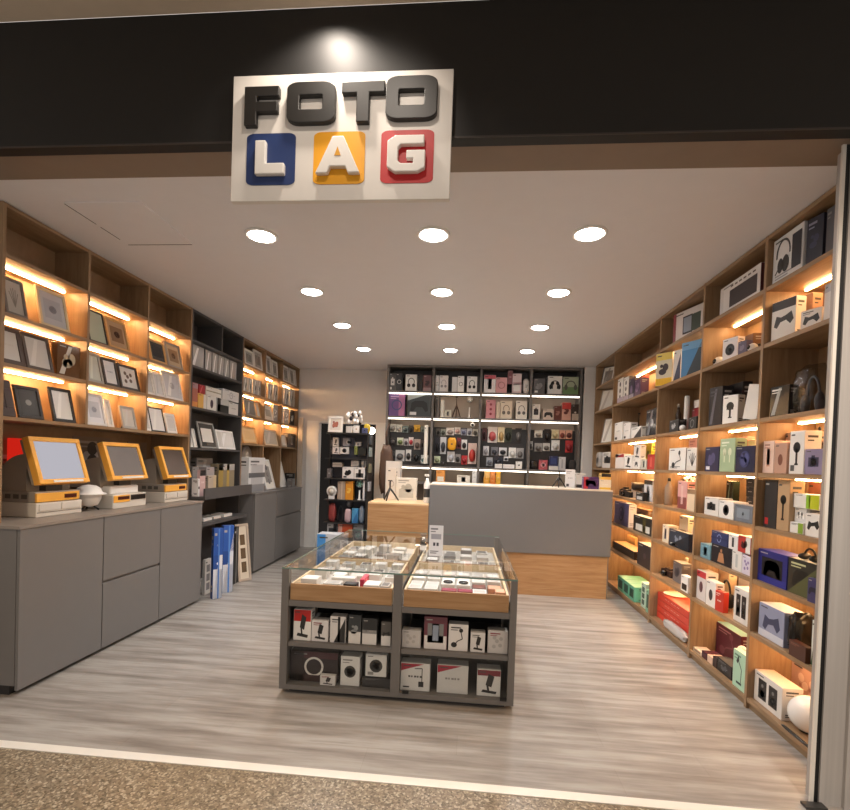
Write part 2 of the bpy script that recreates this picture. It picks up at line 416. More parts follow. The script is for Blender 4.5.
for a, b in bays:
    ib('middle_board', a+.001, b-.001, IY0+.012, IY0+.62, .302, .33, IG)
    ib('upper_board', a+.001, b-.001, IY0+.002, IY1-.05, .562, .598, IG)
    ib('back_panel', a+.001, b-.001, IY0+.63, IY0+.645, .0603, .561, CHAR)
    ib('front_glass', a+.002, b-.002, IY0+.003, IY0+.008, .0605, .3015, GLASS)
    for y0, y1, nm in ((IY0+.012, IY0+.86, 'front_tray'), (IY0+.885, IY1-.06, 'rear_tray')):
        tr = ib(nm, a+.012, b-.012, y0+.018, y1, .645, .655, M('b9b4ac', .5))
        mb = MB(); X0, X1, Y0, Y1 = a+.008-icx, b-.008-icx, y0-IY0, y1-IY0
        mb.box(X0, X1, Y0, Y0+.016, .599, .703, OAKX).box(X0, X0+.014, Y0+.0161, Y1, .6, .703, LW).box(X1-.014, X1, Y0+.0161, Y1, .6, .703, LW).box(X0+.0141, X1-.0141, Y1-.014, Y1, .6, .703, LW)
        mb.build('tray_frame', tr)
ib('side_glass', IX0+.004, IX0+.010, IY0+.046, IY1-.046, .601, .795, GLASS)
ib('side_glass', IX1-.010, IX1-.004, IY0+.046, IY1-.046, .601, .795, GLASS)
gt = MB(); gt.box(IX0-icx, IX1-icx, 0, IY1-IY0, .7961, IZ, GLASS)
gt.m = [0]*len(gt.m); k = gt.mi(GEDGE)
for i in (2, 3, 4, 5): gt.m[i] = k
gt.build('glass_top', ic)
lk = MB().box(-.02, .02, -.012, -.001, 0, .018, BLACK)
for x in (-.33, .27): lk.build('glass_clip', ic, (x-icx, .002, .062))

# ------------------------------------------------------------------ gondola by the back door
GX0, GX1, GY = -1.965, -1.375, 6.62
gd = empty('display_rack', ((GX0+GX1)/2, GY, 0)); tag(gd, 'dark metal display rack of small gadgets in front of the back door', 'display rack')
gx = (GX0+GX1)/2; NAVY = M('2c2f3d', .5)
def gb(n, x0, x1, y0, y1, z0, z1, m_): return BX(x0-gx, x1-gx, y0-GY, y1-GY, z0, z1, m_).build(n, gd)
gb('back_panel', GX0, GX1, GY+.20, GY+.215, .06, 1.84, NAVY)
gb('base', GX0, GX1, GY-.12, GY+.33, 0, .30, M('3c3a3a', .5))
for x in (GX0-.001, GX1-.019): gb('upright', x, x+.02, GY+.17, GY+.1999, .31, 1.85, CHAR)
gb('top_shelf', GX0, GX1, GY-.02, GY+.30, 1.851, 1.872, CHAR)
for z in (.62, .94, 1.235, 1.515): gb('rack_shelf', GX0+.002, GX1-.002, GY-.06, GY+.1995, z-.015, z, CHAR)
gb('side_panel', GX1+.001, GX1+.012, GY-.05, GY+.33, .31, 1.85, CHAR)

# ------------------------------------------------------------------ hanging sign
SX0, SX1, SY, SZ0, SZ1 = -1.150, -.124, 2.205, 2.69, 3.268
def rrect(x0, x1, z0, z1, r, n=5):
    p = []
    for cx, cz, a0 in ((x1-r, z0+r, -90), (x1-r, z1-r, 0), (x0+r, z1-r, 90), (x0+r, z0+r, 180)):
        for i in range(n+1):
            a = math.radians(a0+90*i/n); p.append((cx+r*math.cos(a), cz+r*math.sin(a)))
    return p
sg = MB().cbox(-.513, .513, 0, .03, 0, SZ1-SZ0, M('ded9d2', .45), .002).build('shop_sign', None, ((SX0+SX1)/2, SY, SZ0))
tag(sg, 'white shop sign reading FOTO LAG hanging before the black fascia', 'sign')
SW, SH = 1.026, SZ1-SZ0
def S(x, y): return ((x-.5)*SW, (1-y)*SH)
def letter(name, polys, depth, y, mt, holes=False, taper=.006):
    """extruded letter; polys of unit (x,y) points, y down"""
    mb = MB()
    for P in polys:
        pts = [S(*p) for p in P]
        ar = sum(pts[i][0]*pts[(i+1) % len(pts)][1]-pts[(i+1) % len(pts)][0]*pts[i][1] for i in range(len(pts)))
        if ar < 0: pts = pts[::-1]
        cx = sum(p[0] for p in pts)/len(pts); cz = sum(p[1] for p in pts)/len(pts)
        mb.prism(pts, y-depth, y, mt)
    o = mb.build(name, sg)
    bv = o.modifiers.new('edge', 'BEVEL'); bv.width = .004; bv.segments = 2; bv.limit_method = 'ANGLE'
    return o
def ringletter(name, outer, inner, depth, y, mt):
    n = len(outer); mb = MB()
    o = [S(*p) for p in outer]; i_ = [S(*p) for p in inner]
    vs = [(x, y-depth, z) for x, z in o]+[(x, y-depth, z) for x, z in i_]+[(x, y, z) for x, z in o]+[(x, y, z) for x, z in i_]
    fs = []
    for k in range(n):
        j = (k+1) % n
        fs += [(k, j, n+j, n+k)[::-1], (k, j, 2*n+j, 2*n+k), (n+k, 3*n+k, 3*n+j, n+j), (2*n+k, 2*n+j, 3*n+j, 3*n+k)]
    mb.add(vs, fs, mt)
    ob = mb.build(name, sg)
    bm = bmesh.new(); bm.from_mesh(ob.data); bmesh.ops.recalc_face_normals(bm, faces=bm.faces); bm.to_mesh(ob.data); bm.free()
    bv = ob.modifiers.new('edge', 'BEVEL'); bv.width = .004; bv.segments = 2; bv.limit_method = 'ANGLE'
    return ob
LB = M('1b1917', .45); LWH = M('e6e2dc', .45)
def P4(x0, x1, y0, y1): return [(x0, y0), (x1, y0), (x1, y1), (x0, y1)]
def oring(x0, x1, y0, y1):
    i = [(x, z) for x, z in rrect(x0+.058, x1-.058, y0+.105, y1-.105, .008)]
    ringletter('black_letter', rrect(x0, x1, y0, y1, .055), i, .028, 0, LB)
def sh(P, dx, dy, x0=None, sy=1, cy=0): return [(x+dx, cy+(y-cy)*sy+dy) for x, y in P]
letter('black_letter', [sh([(.058, .085), (.218, .085), (.218, .165), (.115, .165), (.115, .205), (.212, .205), (.212, .285), (.115, .285), (.115, .39), (.058, .39)], .008, .035)], .028, 0, LB)
oring(.262, .482, .095, .415); oring(.708, .935, .075, .405)
letter('black_letter', [sh([(.495, .078), (.688, .078), (.688, .165), (.620, .165), (.620, .39), (.562, .39), (.562, .165), (.495, .165)], .016, .03)], .028, 0, LB)
for x0, x1, cc in ((.072, .300, '24396b'), (.384, .618, 'e9a41c'), (.690, .925, 'bd1f24')):
    MB().prism([S(x, y) for x, y in rrect(x0, x1, .465, .875, .035)][::-1], -.003, 0, M(cc, .45)).build('colour_tile', sg)
letter('white_letter', [sh([(.112, .52), (.160, .52), (.160, .70), (.247, .70), (.247, .785), (.112, .785)], .010, .025)], .026, -.003, LWH)
letter('white_letter', [sh([(.458, .50), (.508, .50), (.583, .785), (.530, .785), (.518, .735), (.449, .735), (.437, .785), (.383, .785)], .018, .025)], .026, -.003, LWH)
MB().prism([S(*p) for p in sh(((.468, .655), (.498, .655), (.483, .585)), .018, .025)], -.0305, -.0295, M('d99a1c', .5)).build('letter_opening', sg)
letter('white_letter', [sh([(.735, .505), (.862, .505), (.862, .575), (.760, .575), (.748, .60), (.748, .70), (.760, .72), (.815, .72), (.815, .685), (.785, .685), (.785, .62), (.868, .62), (.868, .755), (.835, .785), (.735, .785), (.700, .745), (.700, .545)], .022, .025)], .026, -.003, LWH)
BX(-.40, -.38, .0301, .034, .32, .5, CHROME).box(.38, .40, .0301, .034, .32, .5, CHROME).build('mounting_bracket', sg)

# ------------------------------------------------------------------ photo kiosks
KB = M('9c9388', .5); KO = M('f5b24a', .4); KBG = M('d2cbc0', .5); SCR = None
WTOP = 1.0304
def kiosk(label, p1, u1, kind, scr, bl, br, tl):
    A = at(p1[0], p1[1], 'z', WTOP); xf = A.x
    B = at(u1, p1[1]-3, 'x', xf)
    w = B.y-A.y; yc = (A.y+B.y)/2
    xs_ = xf+.02; L0 = at(bl[0], bl[1], 'x', xs_); L1 = at(br[0], br[1], 'x', xs_); T0 = at(tl[0], tl[1], 'x', xs_-.10)
    ww = L1.y-L0.y; lift = (L0.z+L1.z)/2-WTOP; hh = math.hypot(T0.z-L0.z, .10); tilt = math.degrees(math.asin(.10/hh)); sy = (L0.y+L1.y)/2-yc
    r = empty('photo_kiosk', (xf, yc, WTOP), PI/2); tag(r, label, 'photo kiosk', 'photo print kiosks on the worktop')
    D = xf+3.25
    b0 = MB()
    if kind == 'tall':
        b0.cbox(-w/2, w/2, 0, D, 0, .10, KBG, .006).cbox(-w/2+.005, w/2-.005, .012, D, .1005, .175, KB, .006)
        b0.build('base', r)
        MB().cbox(-w/2-.0, w/2-.03, -.004, .012, .104, .165, KO, .003).build('orange_panel', r)
        BX(.03, w/2-.06, -.008, -.0045, .122, .150, M('4a150c', .3)).build('card_slot', r)
        MB().box(-w/2+.02, -.01, -.006, -.0005, .045, .088, KBG).box(.01, w/2-.02, -.006, -.0005, .045, .088, KBG).build('print_drawer', r)
        BX(-w/2+.005, w/2-.005, -.003, -.0005, .030, .034, M('6b655e', .5)).build('seam', r)
        v0 = .17
    else:
        b0.cbox(-w/2, w/2, 0, D, 0, .115, KBG, .006); b0.build('base', r)
        MB().cbox(-w/2+.004, -.01, -.005, -.0005, .05, .108, KO, .002).build('orange_panel', r)
        BX(-w/2+.05, -.02, -.008, -.0055, .072, .098, M('4a150c', .3)).build('card_slot', r)
        BX(.005, w/2-.015, -.006, -.0005, .062, .104, M('1d1512', .3)).build('media_slots', r)
        MB().cbox(-w/2+.01, w/2-.06, .03, .24, .1155, .185, WHITE, .012).build('paper_cover', r)
        v0 = .17
    # domed hood behind the screen
    hd = MB(); prof = []
    for i in range(13):
        t = i/12; prof.append((.10+(D-.11)*math.sin(t*PI/2), v0+(hh*.78)*math.cos(t*PI/2)))
    pts = [(.10, v0)]+[(y, z) for y, z in prof][::1]
    hw = ww*.42
    vs = [(sy-hw, y, z) for y, z in pts]+[(sy+hw, y, z) for y, z in pts]; n = len(pts)
    hd.add(vs, [tuple(range(n)), tuple(range(2*n-1, n-1, -1))], KB)
    hd.add(vs, [(i, n+i, n+(i+1) % n, (i+1) % n) for i in range(n)], KB)
    o = hd.build('hood', r)
    bm = bmesh.new(); bm.from_mesh(o.data); bmesh.ops.recalc_face_normals(bm, faces=bm.faces); bm.to_mesh(o.data); bm.free()
    # tilted screen
    T = Matrix.Translation((sy, -.02, lift)) @ Matrix.Rotation(math.radians(-tilt), 4, 'X')
    bz = MB(); e = .032
    for x0, x1, z0, z1 in ((-ww/2, ww/2, 0, e), (-ww/2, ww/2, hh-e, hh), (-ww/2, -ww/2+e, e, hh-e), (ww/2-e, ww/2, e, hh-e)):
        bz.cbox(x0, x1, -.02, .03, z0, z1, KO, .003)
    bz.tf(T).build('screen_frame', r)
    MB().box(-ww/2+.01, ww/2-.01, .0, .055, .01, hh-.01, KB).tf(T).build('monitor_back', r)
    sn = MB().box(-ww/2+e, ww/2-e, -.008, -.002, e, hh-e, scr).tf(T).build('screen', r)
    BX(-.07, .07, .05, .12, v0-.08, lift+.06, M('4d4843', .5)).build('neck', r)
    MB().box(-ww*.25, ww*.35, -.0235, -.0203, .006, .022, M('e9e4da', .5)).tf(T).build('brand_strip', r)
    for q in range(3):
        BX(-w/2-.002, -w/2-.0003, .07+q*.06, .11+q*.06, .125, .155, M('5b554e', .5)).build('vent', r) if kind == 'tall' else None
    return r
SC1 = emit('bright_screen', 'c9c6cf', .75)
SC2 = M('7d7876', .12); SC3 = M('5d524c', .12)
kiosk('photo kiosk with orange bezel and bright white screen, the one by the entrance', (36, 518), 81.7, 'tall', SC1, (38, 485), (88, 482), (25, 437))
kiosk('photo kiosk with orange bezel and dull grey screen, above a low open printer', (112.8, 509.2), 145.8, 'low', SC2, (111, 480), (146.5, 479), (101.5, 442))
kiosk('photo kiosk with orange bezel and dark screen, the one by the dark shelves', (164.7, 503), 187.6, 'tall', SC3, (166, 478.5), (190, 478), (155.5, 446))
# white dome lamp between the kiosks
p = at(89, 493, 'y', 3.555)
dm = empty('dome_lamp', (p.x, p.y, WTOP)); tag(dm, 'round white dome lamp with a wide rim between two photo kiosks', 'lamp')
MB().lathe([(.02, -.095), (.06, -.08), (.082, -.03), (.085, 0), (.118, .004), (.118, .010), (.09, .018), (.078, .05), (.05, .07), (.005, .078)], (0, 0, .125), 28, WHITE).build('shade', dm)
for k in range(3):
    a = k*2*PI/3+.4
    MB().tube([(0, 0, .06), (.07*math.cos(a), .07*math.sin(a), .008)], .007, BLACK).build('leg', dm)
# ------------------------------------------------------------------ goods: printed faces
class Face:
    """Collects the print of a packet's front in unit coordinates (x right, y up)."""
    def __init__(s, w, h): s.w = w; s.h = h; s.p = []; s.s = min(w, h)
    def P(s, pts, c): s.p.append((pts, c))
    def R(s, x0, y0, x1, y1, c): s.P([(x0, y0), (x1, y0), (x1, y1), (x0, y1)], c)
    def E(s, cx, cy, rx, ry, c, n=16):
        a, b = rx*s.s/s.w, ry*s.s/s.h
        s.P([(cx+a*math.cos(2*PI*i/n), cy+b*math.sin(2*PI*i/n)) for i in range(n)], c)
    def A(s, pts, c, k=None):
        """polygon in units of the short side around the centre"""
        s.P([(.5+x*s.s/s.w, .5+y*s.s/s.h) for x, y in pts], c)
    def arc(s, cx, cy, r, t, a0, a1, c, n=12, ry=None):
        ry = ry or r
        o = []; i_ = []
        for k in range(n+1):
            a = math.radians(a0+(a1-a0)*k/n)
            o.append((cx+r*math.cos(a)*s.s/s.w, cy+ry*math.sin(a)*s.s/s.h)); i_.append((cx+(r-t)*math.cos(a)*s.s/s.w, cy+(ry-t)*math.sin(a)*s.s/s.h))
        for k in range(n): s.P([o[k], o[k+1], i_[k+1], i_[k]], c)
    def line(s, pts, t, c):
        q = [((x-.5)*s.w/s.s, (y-.5)*s.h/s.s) for x, y in pts]
        for (x0, y0), (x1, y1) in zip(q, q[1:]):
            l = math.hypot(x1-x0, y1-y0) or 1; nx, ny = -(y1-y0)/l*t/2, (x1-x0)/l*t/2
            s.A([(x0-nx, y0-ny), (x1-nx, y1-ny), (x1+nx, y1+ny), (x0+nx, y0+ny)], c)
def draw(F, spec):
    for tok in spec.split():
        k, _, c = tok.partition(':'); c = c or '222222'
        if k == 'top': F.R(0, .78, 1, 1, c)
        elif k == 'cap': F.R(0, .62, 1, 1, c)
        elif k == 'bot': F.R(0, 0, 1, .22, c)
        elif k == 'base': F.R(0, 0, 1, .42, c)
        elif k == 'band': F.R(0, .42, 1, .56, c)
        elif k == 'lef': F.R(0, 0, .28, 1, c)
        elif k == 'rig': F.R(.62, 0, 1, 1, c)
        elif k == 'stripe': F.R(.5, 0, .66, 1, c)
        elif k == 'diag': F.P([(0, 1), (0, .72), (.8, 1)], c)
        elif k == 'diag2': F.P([(0, 0), (1, 0), (1, .9)], c)
        elif k == 'wedge': F.P([(.25, 0), (1, .95), (1, 0)], c)
        elif k == 'win': F.R(.14, .2, .86, .8, c)
        elif k == 'low': F.R(.14, .1, .86, .5, c)
        elif k == 'txt':
            F.R(.1, .86, .62, .91, c); F.R(.1, .78, .46, .81, c)
        elif k == 'txm':
            for i, ww_ in enumerate((.07, .05, .08, .06, .07)): F.R(.26+i*.1, .49, .26+i*.1+ww_, .56, c)
        elif k == 'txb':
            F.R(.1, .14, .7, .17, c); F.R(.1, .08, .55, .11, c)
        elif k == 'lab': F.R(.1, .06, .38, .2, c)
        elif k == 'code':
            for i in range(5): F.R(.62+i*.055, .06, .645+i*.055, .17, c)
        elif k == 'hp':
            F.arc(.5, .5, .34, .07, 0, 180, c); F.E(.5-.31*F.s/F.w, .40, .11, .19, c); F.E(.5+.31*F.s/F.w, .40, .11, .19, c)
        elif k == 'hpl':
            F.arc(.36, .6, .25, .05, -10, 190, c, ry=.34); F.E(.27, .36, .10, .17, c); F.E(.45, .36, .12, .19, c); F.line([(.2, .3), (.1, .2)], .04, c)
        elif k == 'slab': F.R(.66, .14, .97, .88, c)
        elif k == 'edge': F.R(0, 0, .10, 1, c)
        elif k == 'win2': F.R(.54, .22, .93, .78, c)
        elif k == 'win3': F.R(.26, .14, .94, .74, c)
        elif k == 'dash':
            for i in range(6): F.R(.28+i*.11, .84, .35+i*.11, .90, c)
        elif k == 'hps':
            F.arc(.5, .55, .30, .06, -20, 200, c, ry=.36); F.E(.5-.22*F.s/F.w, .34, .15, .17, c); F.E(.5+.22*F.s/F.w, .34, .15, .17, c)
        elif k == 'pad':
            F.A([(-.42, -.24), (-.36, .12), (-.2, .22), (.2, .22), (.36, .12), (.42, -.24), (.3, -.3), (.14, -.08), (-.14, -.08), (-.3, -.3)], c)
        elif k == 'pad2':
            F.A([(-.40, -.18), (-.30, .20), (-.1, .12), (.1, .16), (.34, .26), (.44, -.05), (.3, -.2), (.12, -.02), (-.12, -.06), (-.26, -.26)], c)
        elif k == 'lens':
            F.E(.5, .48, .32, .32, c); F.E(.5, .48, .2, .2, '555a60'); F.E(.5, .48, .1, .1, '101010')
        elif k == 'ring': F.arc(.5, .5, .33, .07, 0, 360, c, 20)
        elif k == 'ear':
            for sx in (-.18, .18):
                F.E(.5+sx*F.s/F.w, .6, .12, .14, c); F.R(.5+(sx-.035)*F.s/F.w, .28, .5+(sx+.035)*F.s/F.w, .6, c)
        elif k == 'phone': F.R(.34, .2, .66, .8, c); F.R(.37, .26, .63, .75, '8d97a6')
        elif k == 'tall': F.R(.38, .16, .62, .84, c)
        elif k == 'mic':
            F.E(.5, .62, .26, .26, c); F.R(.5-.07*F.s/F.w, .22, .5+.07*F.s/F.w, .6, c); F.R(.5-.13*F.s/F.w, .2, .5+.13*F.s/F.w, .24, c)
        elif k == 'arm':
            F.line([(.28, .16), (.45, .36), (.72, .46), (.62, .78)], .05, c); F.E(.28, .22, .16, .14, c); F.E(.64, .78, .11, .11, c)
        elif k == 'lamp':
            F.R(.3, .12, .72, .18, c); F.line([(.66, .16), (.70, .55), (.36, .82)], .05, c)
            F.P([(.26, .72), (.44, .9), (.5, .78), (.36, .66)], c)
        elif k == 'stand':
            F.P([(.18, .14), (.82, .08), (.86, .18), (.24, .24)], c); F.line([(.5, .16), (.42, .5)], .09, c); F.P([(.36, .42), (.62, .34), (.74, .76), (.48, .86)], c)
        elif k == 'desk':
            F.R(.62, .14, .80, .34, c); F.line([(.74, .3), (.74, .84), (.48, .82)], .03, c); F.R(.08, .10, .3, .15, c)
        elif k == 'spk':
            for x in (.16, .55):
                F.R(x, .16, x+.30, .82, c); F.E(x+.15, .36, .12, .12, '8a8a8a'); F.E(x+.15, .36, .08, .08, '1a1a1a'); F.E(x+.15, .62, .06, .06, '777777')
        elif k == 'mouse': F.E(.5, .45, .2, .3, c)
        elif k == 'cam':
            F.R(.2, .3, .8, .68, c); F.R(.38, .66, .58, .76, c); F.E(.5, .48, .17, .17, '8b8f96'); F.E(.5, .48, .1, .1, '111111')
        elif k == 'blob':
            F.E(.42, .42, .24, .18, c); F.E(.6, .55, .18, .22, c); F.E(.35, .6, .1, .1, c)
        elif k == 'dots':
            for i in range(3): F.E(.5, .24+i*.26, .14, .14, c)
        elif k == 'tri': F.P([(.14, .12), (.86, .12), (.5, .8)], c); F.P([(.34, .22), (.66, .22), (.5, .52)], 'f2efe9')
        elif k == 'sq3':
            for i in range(3): F.R(.22, .12+i*.26, .78, .32+i*.26, c)
        elif k == 'fig':
            F.E(.5, .74, .09, .1, c); F.P([(.32, .1), (.68, .1), (.6, .62), (.4, .62)], c)
        elif k == 'shine': F.P([(.08, .05), (.3, .05), (.62, .95), (.46, .95)], c)  # slanted streak: a glossy highlight painted as flat colour
        elif k == 'plant':
            for i in range(5):
                a = math.radians(50+i*20); F.line([(.5, .2), (.5+.42*math.cos(a), .2+.6*math.sin(a))], .05, c)
        elif k == 'heart': F.E(.5, .5, .16, .14, c)
        elif k == 'flow':
            for x, y in ((.3, .3), (.62, .36), (.45, .55), (.66, .66), (.32, .7)): F.E(x, y, .1, .1, c)
def paint(mb, F, w, h, y, x0=0, z0=0, rough=.4):
    for i, (pts, c) in enumerate(F.p):
        q = [(x0+(x-.5)*w, z0+z*h) for x, z in pts]
        ar = sum(q[k][0]*q[(k+1) % len(q)][1]-q[(k+1) % len(q)][0]*q[k][1] for k in range(len(q)))
        mb.flat(q if ar > 0 else q[::-1], y-.0004*(i//3+1)-.0002, M(c, rough))

# ------------------------------------------------------------------ goods: the kinds. Each builds at its own base, front towards -y
def k_box(n, w, d, h, col, mot, k):
    mb = MB(); mt = M(col, k.get('rough', .38)); c = min(.0025, w*.05, h*.05, d*.05)
    mb.cbox(-w/2, w/2, -d/2, d/2, 0, h, mt, c)
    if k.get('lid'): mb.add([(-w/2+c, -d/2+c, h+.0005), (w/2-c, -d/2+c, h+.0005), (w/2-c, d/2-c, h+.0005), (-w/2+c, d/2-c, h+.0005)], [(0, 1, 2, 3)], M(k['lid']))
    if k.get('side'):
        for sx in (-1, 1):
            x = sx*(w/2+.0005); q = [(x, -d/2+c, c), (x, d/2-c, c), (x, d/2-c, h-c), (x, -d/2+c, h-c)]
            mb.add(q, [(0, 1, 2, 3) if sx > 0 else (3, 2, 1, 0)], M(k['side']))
    F = Face(w, h); draw(F, mot); ww, hh = w-2*c, h-2*c
    tone = sum(lin(col)[:3])/3; ink = '4a4846' if tone > .18 else 'a8a4a0'
    if h > .05 and 'txt' not in mot and mot: F.R(.08, .9, .08+.3*k.get('t1', .9), .935, ink)
    paint(mb, F, ww, hh, -d/2, 0, c)
    if h > .06 and d > .05:                                   # small print on both narrow sides
        for sx in (-1, 1):
            x = sx*(w/2+.0009)
            for y0, y1, z0, z1 in ((-.32, .28, .84, .89), (-.32, .05, .76, .79), (-.32, .2, .16, .19), (-.32, .1, .1, .13)):
                q = [(x, y0*d, z0*h), (x, y1*d, z0*h), (x, y1*d, z1*h), (x, y0*d, z1*h)]
                mb.add(q if sx > 0 else q[::-1], [(0, 1, 2, 3)], M(ink, .5))
    return mb.build(n)
def k_pack(n, w, d, h, col, mot, k):
    """flat hang card with the product bulging from it"""
    mb = MB(); t = .004
    mb.cbox(-w/2, w/2, d/2-t, d/2, 0, h, M(col, .4), .001)
    F = Face(w, h); draw(F, 'top:'+k.get('head', 'd8d4cc')); paint(mb, F, w*.98, h*.98, d/2-t)
    hk = mb.build(n)
    b = MB(); c2 = k.get('c2', '2a2a2a')
    b.ell((0, d/2-t, h*.40), (w*.40, d*.85, h*.31), M(c2, .35), 12, 8)
    b.v = [(x, min(y, d/2-t+.0005), z) for x, y, z in b.v]
    if mot: F = Face(w, h); draw(F, mot); paint(b, F, w*.8, h*.7, d/2-t-.002, 0, h*.1)
    b.build('product', hk)
    MB().tube([(0, d/2+.0095, h*.92), (0, -d/2, h*.92), (0, -d/2-.01, h*.94)], .002, CHROME, 6).build('peg_hook', hk)
    return hk
def k_frame(n, w, d, h, col, mot, k):
    """picture frame leaning back on its strut"""
    fw = k.get('fw', .022); tilt = math.radians(k.get('tilt', 13)); t = .016; hs = h/math.cos(tilt)
    T = Matrix.Translation((0, -d/2+.002, t*math.sin(tilt)+.0003)) @ Matrix.Rotation(-tilt, 4, 'X')
    mt = M(col, k.get('rough', .4), k.get('metal', 0)); mb = MB()
    for x0, x1, z0, z1 in ((-w/2, w/2, 0, fw), (-w/2, w/2, hs-fw, hs), (-w/2, -w/2+fw, fw, hs-fw), (w/2-fw, w/2, fw, hs-fw)):
        mb.cbox(x0, x1, 0, t, z0, z1, mt, .0025)
    mb.tf(T); r = mb.build(n)
    p = MB(); pc = k.get('mat', 'e9e6df')
    p.box(-w/2+fw-.001, w/2-fw+.001, t*.45, t*.9, fw-.001, hs-fw+.001, M(pc, .22))
    F = Face(w-2*fw, hs-2*fw); draw(F, mot); paint(p, F, w-2*fw, hs-2*fw, t*.45, 0, fw, .22)
    p.tf(T).build('picture', r)
    top = T @ Vector((0, t, hs*.7))
    MB().tube([top, (0, min(top.y+.05, d/2), .003)], .006, M('2b2622')).build('strut', r)
    return r
def k_mirror(n, w, d, h, col, mot, k):
    """acrylic photo block with a bent silver foot"""
    mb = MB(); mb.cbox(-w/2, w/2, -.006, .006, .0, h, M(col, .14, .25), .002)
    mb.add([(-w/2, -.006, 0), (w/2, -.006, 0), (w/2, -d/2, .004), (-w/2, -d/2, .004)], [(0, 1, 2, 3)], SILVER)
    r = mb.build(n)
    p = MB(); F = Face(w, h); draw(F, mot); paint(p, F, w*.9, h*.95, -.0065)
    if F.p: p.build('picture', r)  # also holds the painted highlight streak of the block
    return r
def k_bag(n, w, d, h, col, mot, k):
    """crumpled pouch"""
    bm = bmesh.new(); bmesh.ops.create_icosphere(bm, subdivisions=4, radius=1)
    sd = random.random()*50
    for v in bm.verts:
        p = v.co.copy(); e = .62
        q = Vector([math.copysign(abs(c)**e, c) for c in p])
        q *= 1+.13*noise.noise(p*2.3+Vector((sd, 0, 0)))+.06*noise.noise(p*6+Vector((sd, 3, 0)))
        v.co = (q.x*w/2, q.y*d/2, max(0, (q.z+1)*h/2))
    mx_ = [max(abs(v.co[i]) for v in bm.verts) for i in (0, 1)]; mz_ = max(v.co.z for v in bm.verts)
    for v in bm.verts: v.co = (v.co.x*w/2/mx_[0], v.co.y*d/2/mx_[1], v.co.z*h/mz_)
    bm.verts.index_update(); mb = MB(); mt = k.get('mt') or M(col, k.get('rough', .25))
    mb.add([v.co[:] for v in bm.verts], [[v.index for v in f.verts] for f in bm.faces], mt, True); bm.free()
    r = mb.build(n)
    if mot:
        p = MB(); F = Face(w, h); draw(F, mot); paint(p, F, w*.7, h*.7, -d/2*1.04, 0, h*.12); p.build('printed_label', r)
    return r
def k_ball(n, w, d, h, col, mot, k):
    mb = MB().ell((0, 0, h/2), (w/2, d/2, h/2), k.get('mt') or M(col, k.get('rough', .3)), 24, 16); r = mb.build(n)
    if k.get('foot'): MB().lathe([(w*.2, -.0), (w*.16, h*.06)], (0, 0, 0), 16, M(k['foot'])).build('foot', r)
    if k.get('eye'):
        MB().ell((0, -d*.42, h*.55), (w*.27, d*.14, h*.24), M(k['eye'], .15), 14, 10).build('lens', r)
    return r
def k_cyl(n, w, d, h, col, mot, k):
    r_ = w/2; mb = MB().lathe([(r_*.9, 0), (r_, h*.03), (r_, h*.95), (r_*.86, h)], (0, 0, 0), 20, k.get('mt') or M(col, k.get('rough', .3))); r = mb.build(n)
    if k.get('capc'): MB().lathe([(r_*.75, h), (r_*.75, h*1.12), (r_*.6, h*1.16)], (0, 0, 0), 16, M(k['capc'])).build('cap', r)
    return r
def k_roll(n, w, d, h, col, mot, k):
    h = min(h, d)
    return MB().lathe([(h/2*.92, -w/2), (h/2, -w/2+.006), (h/2, w/2-.006), (h/2*.92, w/2)], (0, 0, h/2), 20, M(col, .35), axis='x').build(n)
def k_bottle(n, w, d, h, col, mot, k):
    r_ = w/2; mb = MB().lathe([(r_*.92, 0), (r_, h*.03), (r_, h*.66), (r_*.45, h*.80), (r_*.38, h*.88)], (0, 0, 0), 20, k.get('mt') or M(col, .25)); r = mb.build(n)
    c = M(k.get('capc', '222222'), .4)
    if k.get('spray'):
        MB().lathe([(r_*.42, h*.88), (r_*.42, h*.92)], (0, 0, 0), 14, M('20201f')).build('collar', r)
        MB().cbox(-r_*.85, r_*.55, -.012, .012, h*.921, h, c, .004).build('spray_head', r)
        MB().tube([(-r_*.5, 0, h*.93), (-r_*.75, 0, h*.86)], .004, M('20201f')).build('trigger', r)
    else: MB().lathe([(r_*.42, h*.88), (r_*.42, h*.99), (r_*.3, h)], (0, 0, 0), 14, c).build('cap', r)
    if mot: p = MB().lathe([(r_*1.01, h*.2), (r_*1.01, h*.5)], (0, 0, 0), 20, M(mot, .4), cap=False); p.build('printed_label', r)
    return r
def k_headset(n, w, d, h, col, mot, k):
    mb = MB(); R_ = w*.40; c = M(col, .35)
    mb.tube([(R_*math.cos(a), 0, h*.32+(h*.66)*math.sin(a)) for a in [PI*i/14 for i in range(15)]], max(.006, w*.05), c)
    r = mb.build(n)
    for s_ in (-1, 1): MB().ell((s_*R_, 0, h*.28), (w*.13, d*.4, h*.28), c, 14, 10).build('ear_cup', r)
    return r
def k_tripod(n, w, d, h, col, mot, k):
    c = M(col, .4); mb = MB().tube([(0, 0, h*.55), (0, 0, h*.95)], w*.045, c).cbox(-w*.12, w*.12, -.012, .012, h*.95, h, c, .003); r = mb.build(n)
    for i in range(3):
        a = i*2*PI/3+k.get('a0', .5)
        MB().tube([(0, 0, h*.6), (w*.25*math.cos(a), w*.25*math.sin(a), h*.34), (w*.5*math.cos(a), w*.5*math.sin(a), .004)], [w*.06, w*.05, w*.04], c).build('leg', r)
    return r
